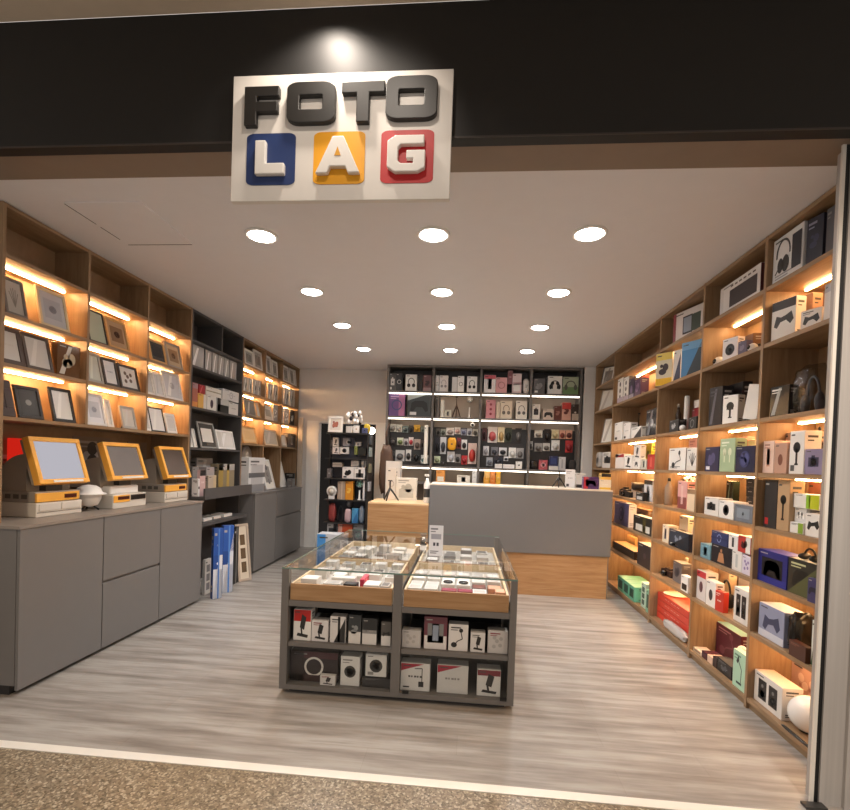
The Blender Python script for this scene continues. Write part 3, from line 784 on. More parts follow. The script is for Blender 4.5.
def k_camera(n, w, d, h, col, mot, k):
    c = M(col, .4); r = MB().cbox(-w/2, w/2, -d*.2, d*.3, 0, h*.78, c, min(.008, h*.1)).cbox(-w*.2, w*.2, -d*.15, d*.25, h*.775, h, c, min(.006, h*.06)).build(n)
    MB().lathe([(h*.34, -d*.2), (h*.32, -d*.5), (h*.24, -d*.5), (h*.2, -d*.35)], (0, 0, h*.38), 18, M(k.get('c2', '1a1a1c'), .25), axis='y').build('lens', r)
    return r
def k_fan(n, w, d, h, col, mot, k):
    c = M(col, .35); rr = w/2
    r = MB().lathe([(rr*.62, 0), (rr*.6, .012), (rr*.28, .02), (rr*.2, h*.5)], (0, 0, 0), 18, c).build(n)
    MB().lathe([(rr, -.02), (rr, .02)], (0, 0, h-rr), 22, c, axis='y', cap=False).lathe([(rr*.97, .018), (rr*.3, .02)], (0, 0, h-rr), 22, c, axis='y').build('guard', r)
    b = MB()
    for i in range(5):
        a = i*2*PI/5; b.tube([(0, -.012, h-rr), (rr*.85*math.cos(a), -.008, h-rr+rr*.85*math.sin(a))], [rr*.12, rr*.22], M(mot or 'b9e0d6', .3), 6)
    b.build('blade', r)
    return r
def k_clock(n, w, d, h, col, mot, k):
    rr = w/2
    r = MB().lathe([(rr*.94, -.02), (rr, -.012), (rr, .02)], (0, 0, h-rr), 26, M(col, .35), axis='y').cbox(-rr*.6, rr*.6, -.02, .02, 0, (h-2*rr)+.02, M(col, .35), .003).build(n)
    MB().lathe([(rr*.72, -.0215), (rr*.72, -.0225)], (0, 0, h-rr), 26, M(k.get('c2', 'b9b5ae')), axis='y').lathe([(rr*.42, -.023), (rr*.42, -.0235)], (0, 0, h-rr), 26, M('e4e1da'), axis='y').build('dial', r)
    return r
def k_umb(n, w, d, h, col, mot, k):
    """shallow white photo dish"""
    return MB().lathe([(w*.06, 0), (w*.30, h*.25), (w*.5, h*.95), (w*.49, h), (w*.28, h*.34), (w*.02, h*.1)], (0, 0, 0), 28, M(col, .4)).build(n)
def k_coil(n, w, d, h, col, mot, k):
    p = [(w*.38*math.cos(a)*(.8+.2*math.sin(a*.37)), d*.4*math.sin(a), max(.004, h*.1)+.001+h*.6*i/60) for i, a in enumerate([.45*j for j in range(61)])]
    return MB().tube(p, max(.004, h*.1), M(col, .35), 6).build(n)
def k_flowers(n, w, d, h, col, mot, k):
    r = MB().lathe([(w*.12, 0), (w*.16, h*.3)], (0, 0, 0), 14, M('e6e2dc')).build(n)
    f = MB()
    rg = random.Random(3)
    for i in range(26):
        a = rg.random()*2*PI; q = rg.random()**.5
        f.ell((w*.42*q*math.cos(a), d*.4*q*math.sin(a), h*.45+h*.42*rg.random()), (w*.10, w*.08, h*.10), M('3a3236' if i % 5 == 0 else col, .5), 8, 6)
    f.build('blossoms', r)
    return r
KIND = {q[2:]: f for q, f in list(globals().items()) if q.startswith('k_')}
NAME = dict(box='product_box', pack='hanging_pack', frame='framed_picture', mirror='photo_block', bag='bag', ball='globe', cyl='canister', roll='roll', bottle='bottle', headset='headset', tripod='tripod',
            camera='camera', fan='table_fan', clock='ring_clock', umb='dish', coil='cable', flowers='flower_bunch')
CAT = dict(box='box', pack='package', frame='framed picture', mirror='photo block', bag='bag', ball='globe', cyl='canister', roll='roll', bottle='bottle', headset='headphones', tripod='tripod',
           camera='camera', fan='fan', clock='clock', umb='dish', coil='cable', flowers='flowers')

# ------------------------------------------------------------------ goods: where they stand
LEFTZ = dict(b=2.335, c=2.025, d=1.695); DARKZ = dict(p=2.425, q=1.997, r=1.57, s=1.061, n=0.0, o=.776)
FARZ = dict(a=2.68, b=2.33, c=2.03, d=1.665, e=1.0305)
ORD = ['top', 'second', 'third', 'fourth', 'fifth', 'sixth', 'seventh', 'bottom']
def region(sid):
    """sid -> (side, front plane axis, front plane value, base z, place words, group)"""
    g, a = sid[0], sid[1:]
    if g == 'R':
        i, b = int(a[0]), int(a[2])
        return ('R', 'x', XR, RZ[i], 'right shelves, %s row, %s bay from entrance' % (ORD[i], ['first', 'second', 'third', 'wide fourth', 'fifth'][b]), 'goods on the right wall shelves')
    if g == 'L':
        return ('L', 'x', XL, LEFTZ[a[0]], 'left oak shelf, %s lit row, %s bay' % ({'b': 'top', 'c': 'middle', 'd': 'bottom'}[a[0]], ['first', 'second', 'third'][int(a[1])]), 'photo frames on the lit left shelves')
    if g == 'D':
        return ('L', 'x', XL, DARKZ[a], 'dark shelf unit, ' + {'p': 'top goods row', 'q': 'second goods row', 'r': 'third goods row', 's': 'display tray', 'n': 'floor niche', 'o': 'slot under tray'}[a], 'goods in the dark shelf unit')
    if g == 'F':
        return ('L', 'x', XL, FARZ[a[0]], 'far left shelf, ' + {'a': 'top row', 'b': 'second row', 'c': 'third row', 'd': 'fourth row', 'e': 'cabinet top'}[a[0]], 'goods on the far left shelves')
    if g == 'B':
        i, b = a[0], int(a[1])
        return ('B', 'y', YB, dict(t=2.597, s=2.205, p=1.4465, o=1.19)[i], 'back wall, %s, %s bay' % (dict(t='top shelf', s='second shelf', p='peg board', o='lowest shelf')[i], ORD[b] if b else 'first'), 'goods on the back wall shelves')
    if g == 'C': return ('B', 'y', 5.72, 1.2525, 'on the grey counter', 'things on the counters')
    if g == 'W': return ('B', 'y', 5.72, 1.0055, 'on the low oak counter', 'things on the counters')
    if g == 'G':
        i = a[0]
        return ('B', 'y', GY-.055, dict(t=1.8725, a=1.5155, b=1.2355, c=.9405, d=.6205, e=.3005)[i], 'gadget rack by back door, ' + dict(t='rack top', a='upper pegs', b='second level', c='third level', d='fourth level', e='bottom level')[i], 'gadgets on the display rack')
    if g == 'I':
        i = a[0]
        return ('B', 'y', IY0+.014, dict(u=.3305, l=.0605)[i], 'glass case, %s shelf, %s bay' % (dict(u='upper', l='lower')[i], ['left', 'right'][int(a[1])]), 'boxed goods behind the case glass')
seen_labels = {}
def cell(sid, side, zb):
    """(low, high) along the shelf, usable depth range behind the front plane, ceiling height of the compartment"""
    g, a = sid[0], sid[1:]
    def above(zs, t): return min([z-t-.003 for z in zs if z-t > zb+.03] or [2.97])
    if g == 'R':
        b = int(a[2]); return yr[b]+.0135, yr[b+1]-.0135, -.2, .329, above(RZ+[2.994], .038)
    if g == 'L':
        b = int(a[1]); return ya[b]+.0115, ya[b+1]-.0115, -.2, .268, above([2.69, 2.335, 2.025, 1.695], .034)
    if g == 'D':
        z = {'s': [1.57], 'o': [1.03+.022], 'n': [.74+.022]}.get(a, [2.69, 2.425, 1.997, 1.57])
        if a in 's': return 4.795, 5.875, -.148, .29, above(z, .022)
        return 4.792, 5.883, -.4, .295, above(z, .022)
    if g == 'F':
        if a == 'e': return 5.93, 7.66, -.18, .26, 1.64
        return 5.93, 7.928, -.2, .268, above([2.994, 2.68, 2.33, 2.03, 1.665], .034)
    if g == 'B':
        b = int(a[1]); return BXS[b]+.0175, BXS[b+1]-.0175, -.1, (.199 if a[0] == 'p' else .299), above([2.994, 2.597, 2.205, 1.446, 1.19], .049)
    if g == 'G':
        if a == 't': return GX0, GX1, -.1, .34, 9
        return GX0+.021, GX1-.021, -.6, .2535, above([.62, .94, 1.235, 1.515, 1.866], .016) if a != 'a' else 1.83
    if g == 'I':
        b = bays[int(a[1])]; return b[0]+.001, b[1]-.001, 0, .60, {'u': .56, 'l': .30}[a[0]]
    return -9, 9, -.2, .6, 9
placed = []
def corners(c, n_, t, w, d):
    f = c-n_*0; q = []
    for a, b in ((-.5, 0), (.5, 0), (.5, 1), (-.5, 1)): q.append(c+t*(a*w)-n_*(b*d))
    return q
def hit2(A, B, gap=.0008):
    for P in (A, B):
        for i in range(4):
            e = P[(i+1) % 4]-P[i]; nx = Vector((e.y, -e.x))
            if nx.length < 1e-9: continue
            nx.normalize()
            a = [nx.dot(p) for p in A]; b = [nx.dot(p) for p in B]
            if max(a) < min(b)+gap or max(b) < min(a)+gap: return False
    return True
def I(sid, u0, u1, vt, kind, col, mot, desc, **k):
    side, ax, val, zb, words, grp = region(sid)
    ins = k.get('ins', .03); r = math.radians(k.get('r', 0)); d = k.get('d', .10)
    vm = vt+4
    rnd_ = kind in ('ball', 'cyl', 'bottle', 'umb', 'tripod', 'coil', 'flowers'); soft = kind in ('bag', 'headset', 'camera', 'fan', 'clock')
    rad = .04 if rnd_ else (d/2 if soft else 0)
    if side == 'B':
        y = val+ins
        if k.get('vb') is not None: zb = at((u0+u1)/2, k['vb'], 'y', y).z
        if 'zb' in k: zb = k['zb']
        a = at(u0, pr((at(u0, vt, 'y', y).x, y, (zb+at(u0, vt, 'y', y).z)/2))[1], 'y', y)
        b = at(u1, a and pr((at(u1, vt, 'y', y).x, y, a.z))[1], 'y', y)
        w = b.x-a.x; c = Vector(((a.x+b.x)/2, y)); n_ = Vector((0, -1)); rz = 0
    else:
        sg_ = 1 if side == 'R' else -1
        x = val+sg_*ins
        uf, un = (u0, u1) if side == 'R' else (u1, u0)
        if k.get('vb') is not None: zb = at((u0+u1)/2, k['vb'], 'x', x).z
        if 'zb' in k: zb = k['zb']
        def colpt(u, x):   # point on plane x at column u and height zb
            v = CY
            for _ in range(6):
                q = at(u, v, 'x', x); v = pr((x, q.y, zb))[1]
            return q
        for it in range(3):
            f = colpt(uf, x+sg_*rad); F2 = Vector((f.x, f.y))
            t = Vector((-sg_*math.sin(r), math.cos(r)))      # towards the far end
            lo_, hi_ = .002, 1.6
            for _ in range(40):
                mid = (lo_+hi_)/2; q = F2-t*mid
                uu = pr((q.x, q.y, zb))[0]
                near_enough = (uu < un) if side == 'R' else (uu > un)
                if q.y > .5 and near_enough: lo_ = mid
                else: hi_ = mid
            w = lo_
            if rnd_:
                cc = colpt((uf+un)/2, x+sg_*rad); F2 = Vector((cc.x, cc.y)); dep = (Vector((cc.x, cc.y, zb))-CAM).dot(_d)
                w = k.get('w') or abs(un-uf)*dep/FOC*.88; F2 = F2+t*(w/2); rad = w/2
        n_ = Vector((-sg_*math.cos(r), -math.sin(r))); c = F2-t*(w/2)
        rz = sg_*-(PI/2-r)
        if rad: csil = c.copy(); c = c+n_*rad
    def top_at(zb, c):
        l_, h_ = zb+.004, zb+1.6
        for _ in range(40):
            mid = (l_+h_)/2
            if pr((c.x, c.y, mid))[1] > vt: l_ = mid
            else: h_ = mid
        return l_
    ztop = top_at(zb, csil if (side != 'B' and rad) else c)
    if kind in ('ball', 'cyl', 'bottle', 'umb', 'tripod', 'coil', 'flowers'): d = w
    if 'w' in k: w = d = k['w']
    t = Vector((-n_.y, n_.x))           # along the front, image left to right
    if side != 'B' and t.y*(1 if side == 'R' else -1) > 0: t = -t
    if side == 'B': t = Vector((1, 0))
    clo, chi, dmin, dmax, zc = cell(sid, side, zb)
    if sid[0] == 'F':
        for i in range(3):
            if yf[i] <= min(max(c.y, 5.93), 7.6) < yf[i+1]: clo, chi = yf[i]+.0135, min(yf[i+1]-.0135, 7.66 if sid[1] == 'e' else 9)
    ztop = min(ztop, zc)
    def along(p): return p.x if side == 'B' else p.y
    def deep(p): return (p.y-val) if side == 'B' else ((p.x-val) if side == 'R' else (val-p.x))
    # keep inside the compartment
    for _ in range(0 if k.get('over') else 30):
        Q = corners(c, n_, t, w, d); al = [along(q) for q in Q]; de = [deep(q) for q in Q]
        ch = False
        if max(de) > dmax and d > .012: d = max(.012, d-(max(de)-dmax)-.0005); ch = True
        if kind == 'lean': pass
        ov_hi = max(al)-chi; ov_lo = clo-min(al); sgn_t = 1 if along(t) > 0 else -1; tl = max(.35, abs(along(t)))
        if ov_hi > 0 and ov_lo > 0: w *= .93; ch = True
        elif ov_hi > 0:
            s_ = min(ov_hi/tl+.0004, w*.5); w -= s_*.6; c = c-t*(sgn_t*s_*.7); ch = True
        elif ov_lo > 0:
            s_ = min(ov_lo/tl+.0004, w*.5); w -= s_*.6; c = c+t*(sgn_t*s_*.7); ch = True
        if not ch: break
    # stand on what is below, keep clear of the neighbours
    if not k.get('free'):
        near_ = [p for p in placed if p[0] == sid]
        for rnd in range(40):
            Q = corners(c, n_, t, w, d); bad = None
            for p in near_:
                if p[2] < ztop-.0005 and p[3] > zb+.0002 and hit2(Q, p[1]): bad = p; break
            if not bad: break
            if 'zb' in k and bad[3]-zb < .09: zb = bad[3]+.0006; ztop = max(ztop, zb+.012); continue
            # slide apart along the front, else move behind or before it
            bc = sum((Vector(q) for q in bad[1]), Vector((0, 0)))/4; mc = sum(Q, Vector((0, 0)))/4
            dd = (mc-bc).dot(t)
            if rnd < 16:
                s_ = w*.06; w -= s_; c = c+t*(s_*.5*(1 if dd >= 0 else -1))
            elif rnd < 28 and d > .02: 
                if deep(mc) > deep(bc): c = c-n_*(d*.15)
                d *= .85
            else: c = c+t*(.012*(1 if dd >= 0 else -1))
        else: print('STUCK', desc, sid)
        if 'zb' in k and zb > .01:
            Q = corners(c, n_, t, w, d); below = [p[3] for p in near_ if p[3] <= zb+.0001 and hit2(Q, p[1], .01)]
            if below and zb-max(below) > .001 and zb-max(below) < .12: zb = max(below)+.0006
        placed.append((sid, corners(c, n_, t, w, d), zb, ztop))
    h = max(.01, ztop-zb)
    if 'hh' in k: h = k['hh']
    if kind == 'ball' and h > w: h = w
    if kind in ('ball', 'cyl', 'bottle', 'umb', 'tripod', 'coil', 'flowers'):
        q_ = min(w, d); c = c-n_*0; w = d = q_
    pos = c-n_*(d/2)
    name = k.get('n', NAME[kind])
    ob = KIND[kind](name, w, d, h, col, mot, k)
    ob.location = (pos.x, pos.y, zb+.0004); ob.rotation_euler.z = rz
    if k.get('lean'): ob.location.z += w/2*math.sin(math.radians(k['lean']))+.001
    if k.get('lean'): ob.rotation_euler = (Matrix.Rotation(rz, 3, 'Z') @ Matrix.Rotation(math.radians(k['lean']), 3, 'Y')).to_euler()
    if k.get('full'): lab = desc
    else: lab = desc+', '+words if side != 'x' else desc
    if len(lab.split()) > 16: print('LONG', len(lab.split()), lab)
    if lab in seen_labels: print('DUP', lab)
    seen_labels[lab] = 1
    tag(ob, lab, k.get('cat', CAT[kind]), grp)
    return ob
# ================================================================== RIGHT WALL
W1 = 'e9e7e3'; W2 = 'dcdad6'; DK = '23222a'
# first bay
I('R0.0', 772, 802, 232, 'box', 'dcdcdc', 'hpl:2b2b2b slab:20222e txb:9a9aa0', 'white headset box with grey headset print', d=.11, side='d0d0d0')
I('R0.0', 803, 822, 217, 'box', '232637', 'txt:8c90a8 blob:343a55', 'dark navy gaming box', r=12, d=.1)
I('R0.0', 825, 833, 207, 'box', '55565c', 'txt:888888', 'dull grey box edge', d=.08)
I('R1.0', 769, 794, 300, 'box', W1, 'pad2:2b2b2b top:3a3a3e', 'white gamepad box with dark top band', r=14, d=.07)
I('R1.0', 795, 811, 295, 'box', 'c79f86', 'pad:35241c top:b98b70', 'peach gamepad box standing behind', r=14, ins=.15, d=.07)
I('R1.0', 800, 821, 309, 'box', W1, 'pad2:26282c txt:555555', 'small white gamepad box in front', r=22, ins=.03, d=.05)
I('R1.0', 823, 833, 283, 'box', 'dddbd8', 'top:b9b9c0', 'tall white box by the post', d=.12)
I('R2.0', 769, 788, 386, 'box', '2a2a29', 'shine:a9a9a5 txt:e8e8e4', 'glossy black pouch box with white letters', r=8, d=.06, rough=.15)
I('R2.0', 789, 799, 388, 'box', '1c1b1b', 'blob:3a3a3a', 'small black box', r=10, ins=.10, d=.06)
I('R2.0', 799, 824, 364, 'bag', '6c6c6c', '', 'big clear bag holding grey headphones', d=.16, mt=PLASTIC, n='clear_bag', ins=.03, free=1)
#, '6c6c6c', '', 'big clear bag holding grey headphones', d=.16, mt=PLASTIC, n='clear_bag', ins=.02)
I('R2.0', 803, 821, 376, 'headset', '55555a', '', 'dark headphones inside the clear bag', d=.07, ins=.07, free=1)
I('R2.0', 826, 831, 370, 'box', '9c3442', 'bot:d8b4b8', 'red box edge beside the post', d=.1, ins=.05)
I('R3.0', 762, 773, 441, 'box', 'e2c4b4', 'phone:c89a86 txt:b08070', 'pale pink cosmetic-like box', d=.10)
I('R3.0', 773.5, 786, 443, 'box', 'c29a86', 'mouse:7d4c3c', 'dusty pink speaker box', d=.09)
I('R3.0', 776, 788, 433, 'box', 'd8b9a2', 'ring:8a5c4a', 'peach box behind, above the others', ins=.16, d=.06)
I('R3.0', 788.5, 803, 431, 'box', W1, 'mic:1d1d1f lab:555555', 'tall white microphone box', d=.09)
I('R3.0', 804, 822, 449, 'box', '8e84a4', 'cam:31304a', 'purple grey gadget box', d=.10)
I('R3.0', 803, 813, 432, 'box', 'dcb798', '', 'plain beige box behind', ins=.18, d=.06)
I('R3.0', 814, 821, 427, 'bottle', '24221f', '', 'black bottle behind the purple box', ins=.15)
I('R4.0', 763, 775.5, 480, 'box', '2b2a2b', 'lab:b3262a', 'tall black speaker box', d=.11, side='3a2f28')
I('R4.0', 776, 788, 480, 'box', 'b89a76', 'mic:15120f', 'gold box with black microphone print', d=.08)
I('R4.0', 789, 797, 481, 'box', '141212', '', 'black box behind white controller', ins=.19, d=.06)
I('R4.0', 797, 806, 478, 'box', 'd9c1a4', '', 'tall beige box at the rear', ins=.20, d=.06)
I('R4.0', 806, 820, 480, 'box', 'c98f7c', 'heart:7d2f2a', 'pink box at the rear', ins=.20, d=.06)
I('R4.0', 785, 803, 522, 'box', W1, 'rig:86a83a txt:444444', 'white and green controller box at bottom', r=5, d=.10)
I('R4.0', 791, 806, 508, 'box', 'd3d3d1', 'pad:f4f4f2 ear:777777', 'white box with white controller, middle', ins=.06, d=.09, zb=1.2275)
I('R4.0', 786.5, 819, 494, 'box', 'e6e8e0', 'stripe:8fc02c rig:b9c41e lef:e9e9e4', 'white box with lime green end, topmost', ins=.05, d=.10, zb=1.2935)
I('R4.0', 805, 820, 514, 'box', W1, 'pad2:222222', 'white box with black gamepad, by post', d=.09)
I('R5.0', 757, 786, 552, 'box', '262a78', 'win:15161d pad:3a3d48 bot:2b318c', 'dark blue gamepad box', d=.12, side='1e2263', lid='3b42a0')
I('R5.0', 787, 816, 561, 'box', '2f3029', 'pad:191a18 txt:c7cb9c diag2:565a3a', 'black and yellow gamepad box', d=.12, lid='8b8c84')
I('R5.0', 807, 818, 579, 'box', '3a3a66', 'pad:1c1c30', 'small violet box in front', ins=.004, d=.024)
I('R5.0', 803, 817, 549, 'headset', '141414', '', 'black headset lying on the boxes', zb=1.003, ins=.03, d=.09)
I('R6.0', 758, 783, 607, 'box', '8f97b3', 'pad2:39405e bot:c8ccd8', 'blue grey controller box, white lid', d=.13, lid='d6d8e0')
I('R6.0', 781, 806, 608, 'bag', '191817', '', 'black glossy bag of headset', d=.14, n='black_bag')
I('R6.0', 784, 805, 642, 'box', '4a2a20', 'txt:8a5a48', 'low brown box under the black bag', ins=.003, d=.04)
I('R6.0', 807, 815, 620, 'box', 'dfe4de', 'diag2:3b5c3c', 'white green box by the post', d=.10)
I('R7.0', 753.5, 781, 678, 'box', 'ddd9d4', 'spk:262323', 'white twin speaker box', d=.115, ins=.04, lid='e6cdb8')
I('R7.0', 774, 815, 660, 'box', 'c9a08e', 'txm:b07a68 flow:e6c8b8', 'large dusty pink box at the rear', ins=.262, d=.06)
I('R7.0', 788, 828, 694, 'ball', 'e9e7e4', '', 'big white globe lamp beside twin speakers', ins=.02, foot='2a2725', rough=.25, free=1)
I('R7.0', 781, 812, 735, 'bag', '2e2b2b', '', 'dark cloth bundle under white globe', ins=.001, d=.02, n='cloth_bundle')
# second bay
I('R0.1', 719.5, 759.5, 277, 'box', 'd9d5d2', 'win3:2c1d20 dash:55403f edge:cdc9c6', 'large white package with dark red window', d=.10, side='5a2c30', n='console_package')
I('R1.1', 713, 725, 334, 'ball', 'dedcd8', '', 'round white camera with black eye, far end', eye='151515', n='round_camera', cat='camera', ins=.05)
I('R1.1', 722, 737, 338, 'box', 'e2e0e4', 'lens:2a2a33', 'white camera box with lens print', r=16, d=.06, ins=.02)
I('R1.1', 737.5, 746, 341, 'box', '56506c', 'blob:7a7490', 'small purple box', r=12, d=.05, ins=.02)
I('R1.1', 726, 752, 339, 'box', '6a4a30', '', 'low brown box at the rear', ins=.17, d=.10)
I('R1.1', 738, 748, 326, 'roll', '2e2a22', '', 'black lens-like roll lying behind', ins=.18, d=.075, zb=2.40)
I('R1.1', 746.5, 760, 329, 'ball', 'e4e2de', '', 'round white camera by the divider', eye='161616', n='round_camera', cat='camera', ins=.03)
I('R2.1', 708, 721, 387, 'box', '232227', 'shine:585a66 txt:44454e', 'tall black headset box', r=10, d=.09)
I('R2.1', 722, 737, 395, 'box', W1, 'mic:2a2a2a txm:333333', 'white microphone box with black print', r=24, d=.07, ins=.02)
I('R2.1', 723, 741, 384, 'box', '1d1a1c', '', 'black box behind microphone box', ins=.17, d=.07)
I('R2.1', 742, 756, 386, 'box', 'd9d7d2', '', 'white box leaning sideways', r=20, d=.05, ins=.02, lean=10)
I('R3.1', 704.5, 718, 447, 'box', '2b2a4a', 'blob:59567e lab:d8d8e0', 'navy headset box, white tag', d=.09)
I('R3.1', 719, 734, 438.5, 'box', 'a3b995', 'ear:d5dcc0 txt:e4ead8', 'pale green earbud box', d=.08)
I('R3.1', 735, 754, 446, 'box', '1f2140', 'blob:4c5080 ring:3a3f70', 'dark blue gaming headset box', d=.09)
I('R3.1', 736, 745, 437, 'box', 'd98f84', '', 'pink box peeking over the blue one', ins=.17, d=.06)
I('R3.1', 745.5, 754, 440, 'box', 'e9dcc4', '', 'cream box behind the blue one', ins=.18, d=.06)
I('R4.1', 704, 718, 497.5, 'box', W2, 'cam:2a2a2a', 'white camera box with black camera', d=.10, side='b9b4ac')
I('R4.1', 718.5, 733, 501, 'box', W1, 'lens:26262a', 'white box with lens print', d=.10)
I('R4.1', 734, 752, 505, 'box', '707782', 'cam:26303c win:8994a0', 'grey blue camera box', d=.10)
I('R4.1', 725, 731.5, 481, 'box', '2a3327', 'shine:5d6b52', 'tall dark green block behind', ins=.17, d=.05, rough=.12)
for q, (vb_, z_) in enumerate(((507, 1.1705), (497, 1.23), (487, 1.29), (478, 1.35))):
    I('R4.1', 745.5, 753.5, vb_, 'box', ['262120', '1b1b1d', '1b1b1d', '201d1c'][q], 'txm:d0d0d0', ['lowest', 'third', 'second', 'topmost'][q]+' black box of the rear stack', ins=.17, d=.08, zb=z_)
I('R5.1', 700, 710, 544, 'box', '6f97a6', 'phone:30505e', 'teal phone box at far end', d=.09)
I('R5.1', 711, 731, 546, 'box', '211f26', 'fig:b0805c', 'dark box with figure, lower layer', d=.09)
I('R5.1', 731.5, 741, 551, 'box', 'dfdedb', 'tall:b9bec0', 'white tumbler box, lower layer', d=.09)
I('R5.1', 741.5, 751, 556, 'box', 'd8d3e2', 'flow:8f80b4', 'white lilac box, lower layer', d=.09)
I('R5.1', 711, 727, 532, 'box', '2f3a66', 'ring:93a4d0 band:24305c', 'blue box stacked on dark figure box', zb=.927, d=.085)
I('R5.1', 728, 737, 535, 'box', 'e3e3e3', 'tall:22242c', 'white phone box, upper layer', zb=.933, d=.085)
I('R5.1', 737.5, 750, 536.5, 'box', 'b73a34', 'rig:e2e0dc blob:401a1c', 'red and white box, upper layer', zb=.933, d=.085, lid='e8e6e2')
I('R6.1', 696, 705, 571, 'box', 'd5d0cf', 'mouse:5a3a44 top:c23a40', 'white box with red figure', d=.09)
I('R6.1', 705.5, 715, 581, 'box', W1, 'mouse:35353a', 'white box with black oval', ins=.02, d=.06)
I('R6.1', 712, 731, 578, 'headset', '16161a', '', 'black headset standing upright', ins=.09, d=.10)
I('R6.1', 713, 723, 591, 'box', 'c63a2c', 'txm:f0d0c8 txt:f0d0c8', 'small bright red packet', ins=.01, d=.04, r=10)
I('R6.1', 716, 727, 566, 'box', 'e0c9ab', 'heart:b99a78', 'beige box at the rear', ins=.2, d=.06)
I('R6.1', 733, 747.5, 589, 'box', 'dedbd7', 'spk:201d1f', 'white twin speaker box', d=.11, lid='f2efe9')
I('R6.1', 737, 749, 574.5, 'box', 'e4dccf', 'pad:333333', 'white gamepad box behind speakers', ins=.19, d=.07)
I('R7.1', 692, 701, 649, 'box', 'd9c2a8', 'win:9b7f6a', 'small cream box at far end', d=.10, lid='ecd9bd')
I('R7.1', 701.5, 706.5, 652, 'box', '4a1e2c', '', 'dark red box between cream boxes', d=.10)
I('R7.1', 707, 712, 656, 'box', 'd6b7a2', '', 'cream pink box', d=.10)
I('R7.1', 712.5, 716.5, 657, 'box', '2c1c20', '', 'dark brown box', d=.10)
I('R7.1', 717, 731, 662, 'box', '1f1f21', 'txm:8c8c8c txt:777777 blob:55565a', 'black box with grey print', d=.09, lid='3a3a3c')
I('R7.1', 712, 738, 627, 'box', '5c2437', 'txt:b98a98 arm:7d4a5a', 'large maroon box, teal top', ins=.2, d=.09, lid='7aa7ab')
I('R7.1', 737, 747, 632, 'ball', 'ece9e4', '', 'white ball lamp by the divider', ins=.12, zb=.22)
I('R7.1', 738, 747, 662, 'box', '8a6d52', '', 'brown box under the ball', ins=.14, d=.09)
I('R7.1', 732, 744.5, 652, 'box', 'a8cfb6', 'lamp:2c3a36 txt:5f8a72', 'mint green desk lamp box', ins=.012, d=.05, side='e2e4de')
# third bay
I('R0.2', 672.5, 702.5, 309, 'box', 'd9d2cf', 'win2:39483c edge:8a2c34 phone:2a2022', 'white package with green window', d=.08, r=14, side='6e2a30', n='console_package')
I('R1.2', 655, 671.5, 352, 'box', 'd2ceb8', 'bot:e9bb1f top:dcc860 blob:3a3036', 'yellow and grey lamp box', r=34, d=.05, ins=-.03, over=1)
I('R1.2', 672.5, 680, 350, 'box', W2, 'diag2:35405e', 'white box with dark wedge', r=20, d=.06, ins=.04)
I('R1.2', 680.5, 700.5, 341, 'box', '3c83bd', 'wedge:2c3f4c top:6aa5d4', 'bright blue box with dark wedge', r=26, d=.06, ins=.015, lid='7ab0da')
for a, b, t_, c in ((664.5, 672, 405, 'far'), (674, 681, 404, 'near')):
    I('R2.2', a, b, t_, 'bottle', '4a3d33', '', 'dark glass lamp jar, the %s one' % c, ins=.16, capc='d6d0c6')
I('R2.2', 669, 678, 420, 'box', '2a2a2a', 'txm:c9c9c9 blob:a9a9a9', 'small black box with white print', ins=.03, d=.07)
I('R2.2', 683, 688.5, 396, 'cyl', 'e4e2de', '', 'tall white cylinder', ins=.10)
I('R2.2', 679, 686, 417.5, 'ball', 'e9e7e2', '', 'white bulb at the shelf edge', ins=.01, foot='d0ccc6')
I('R2.2', 688, 696, 417, 'box', '222222', 'ring:8d8d8d', 'small black box beside bulb', ins=.06, d=.07)
I('R2.2', 691, 698, 408, 'box', '8d2b33', 'band:d9b7b5', 'red box behind, small', ins=.17, d=.06)
I('R2.2', 693.5, 699, 400, 'box', 'dedbd6', '', 'small white box on the red one', zb=1.995, ins=.17, d=.05)
I('R3.2', 668.5, 685, 448, 'box', W1, 'arm:232323 txb:777777', 'white holder box with black arm', d=.09, side='5d3a2a')
I('R3.2', 686, 698, 448, 'box', 'e2dfda', 'plant:333333 bot:d4d0ca', 'white box with black fan lines', d=.08)
I('R3.2', 687.5, 697.5, 437.5, 'box', 'e3b6b0', 'txt:c08a86', 'pink box at the rear', ins=.17, d=.06)
I('R4.2', 664, 672.5, 478, 'bottle', '8f7d6c', '', 'speckled clear bottle with black cap', ins=.06, capc='1c1a19')
I('R4.2', 677, 686, 481, 'box', 'dfa6a0', 'tall:e8c0b8 base:8c4a44', 'pink bottle box', d=.08, ins=.05)
I('R4.2', 686.5, 694.5, 489, 'box', 'e4cfb2', 'top:9a7a5a', 'beige box with brown top', d=.07)
I('R4.2', 684, 696, 475.5, 'flowers', 'efe9e0', '', 'white paper flowers at the rear', ins=.19, zb=1.34, w=.14)
I('R4.2', 684.5, 695.5, 487, 'box', 'c9a27c', '', 'beige box under the flowers', ins=.20, d=.09)
I('R5.2', 662, 668, 525, 'box', 'e4d6bd', 'phone:7a6c84', 'cream box at far end', d=.09)
I('R5.2', 668.5, 688, 531, 'box', '2d3442', 'blob:8a94a4 lab:d6d6d6 diag2:1c222c', 'dark blue photo box', ins=.01, d=.05)
I('R5.2', 678.5, 687, 516, 'box', 'e2d4bc', 'low:8b7048', 'cream box behind photo box', ins=.16, d=.07)
I('R5.2', 688.5, 695, 524, 'bag', 'd9c6a6', '', 'beige paper bag', ins=.04, d=.09, rough=.6, n='paper_bag')
I('R6.2', 660.5, 672, 567, 'camera', '33211c', '', 'dark little camera on the shelf', ins=.06, d=.12)
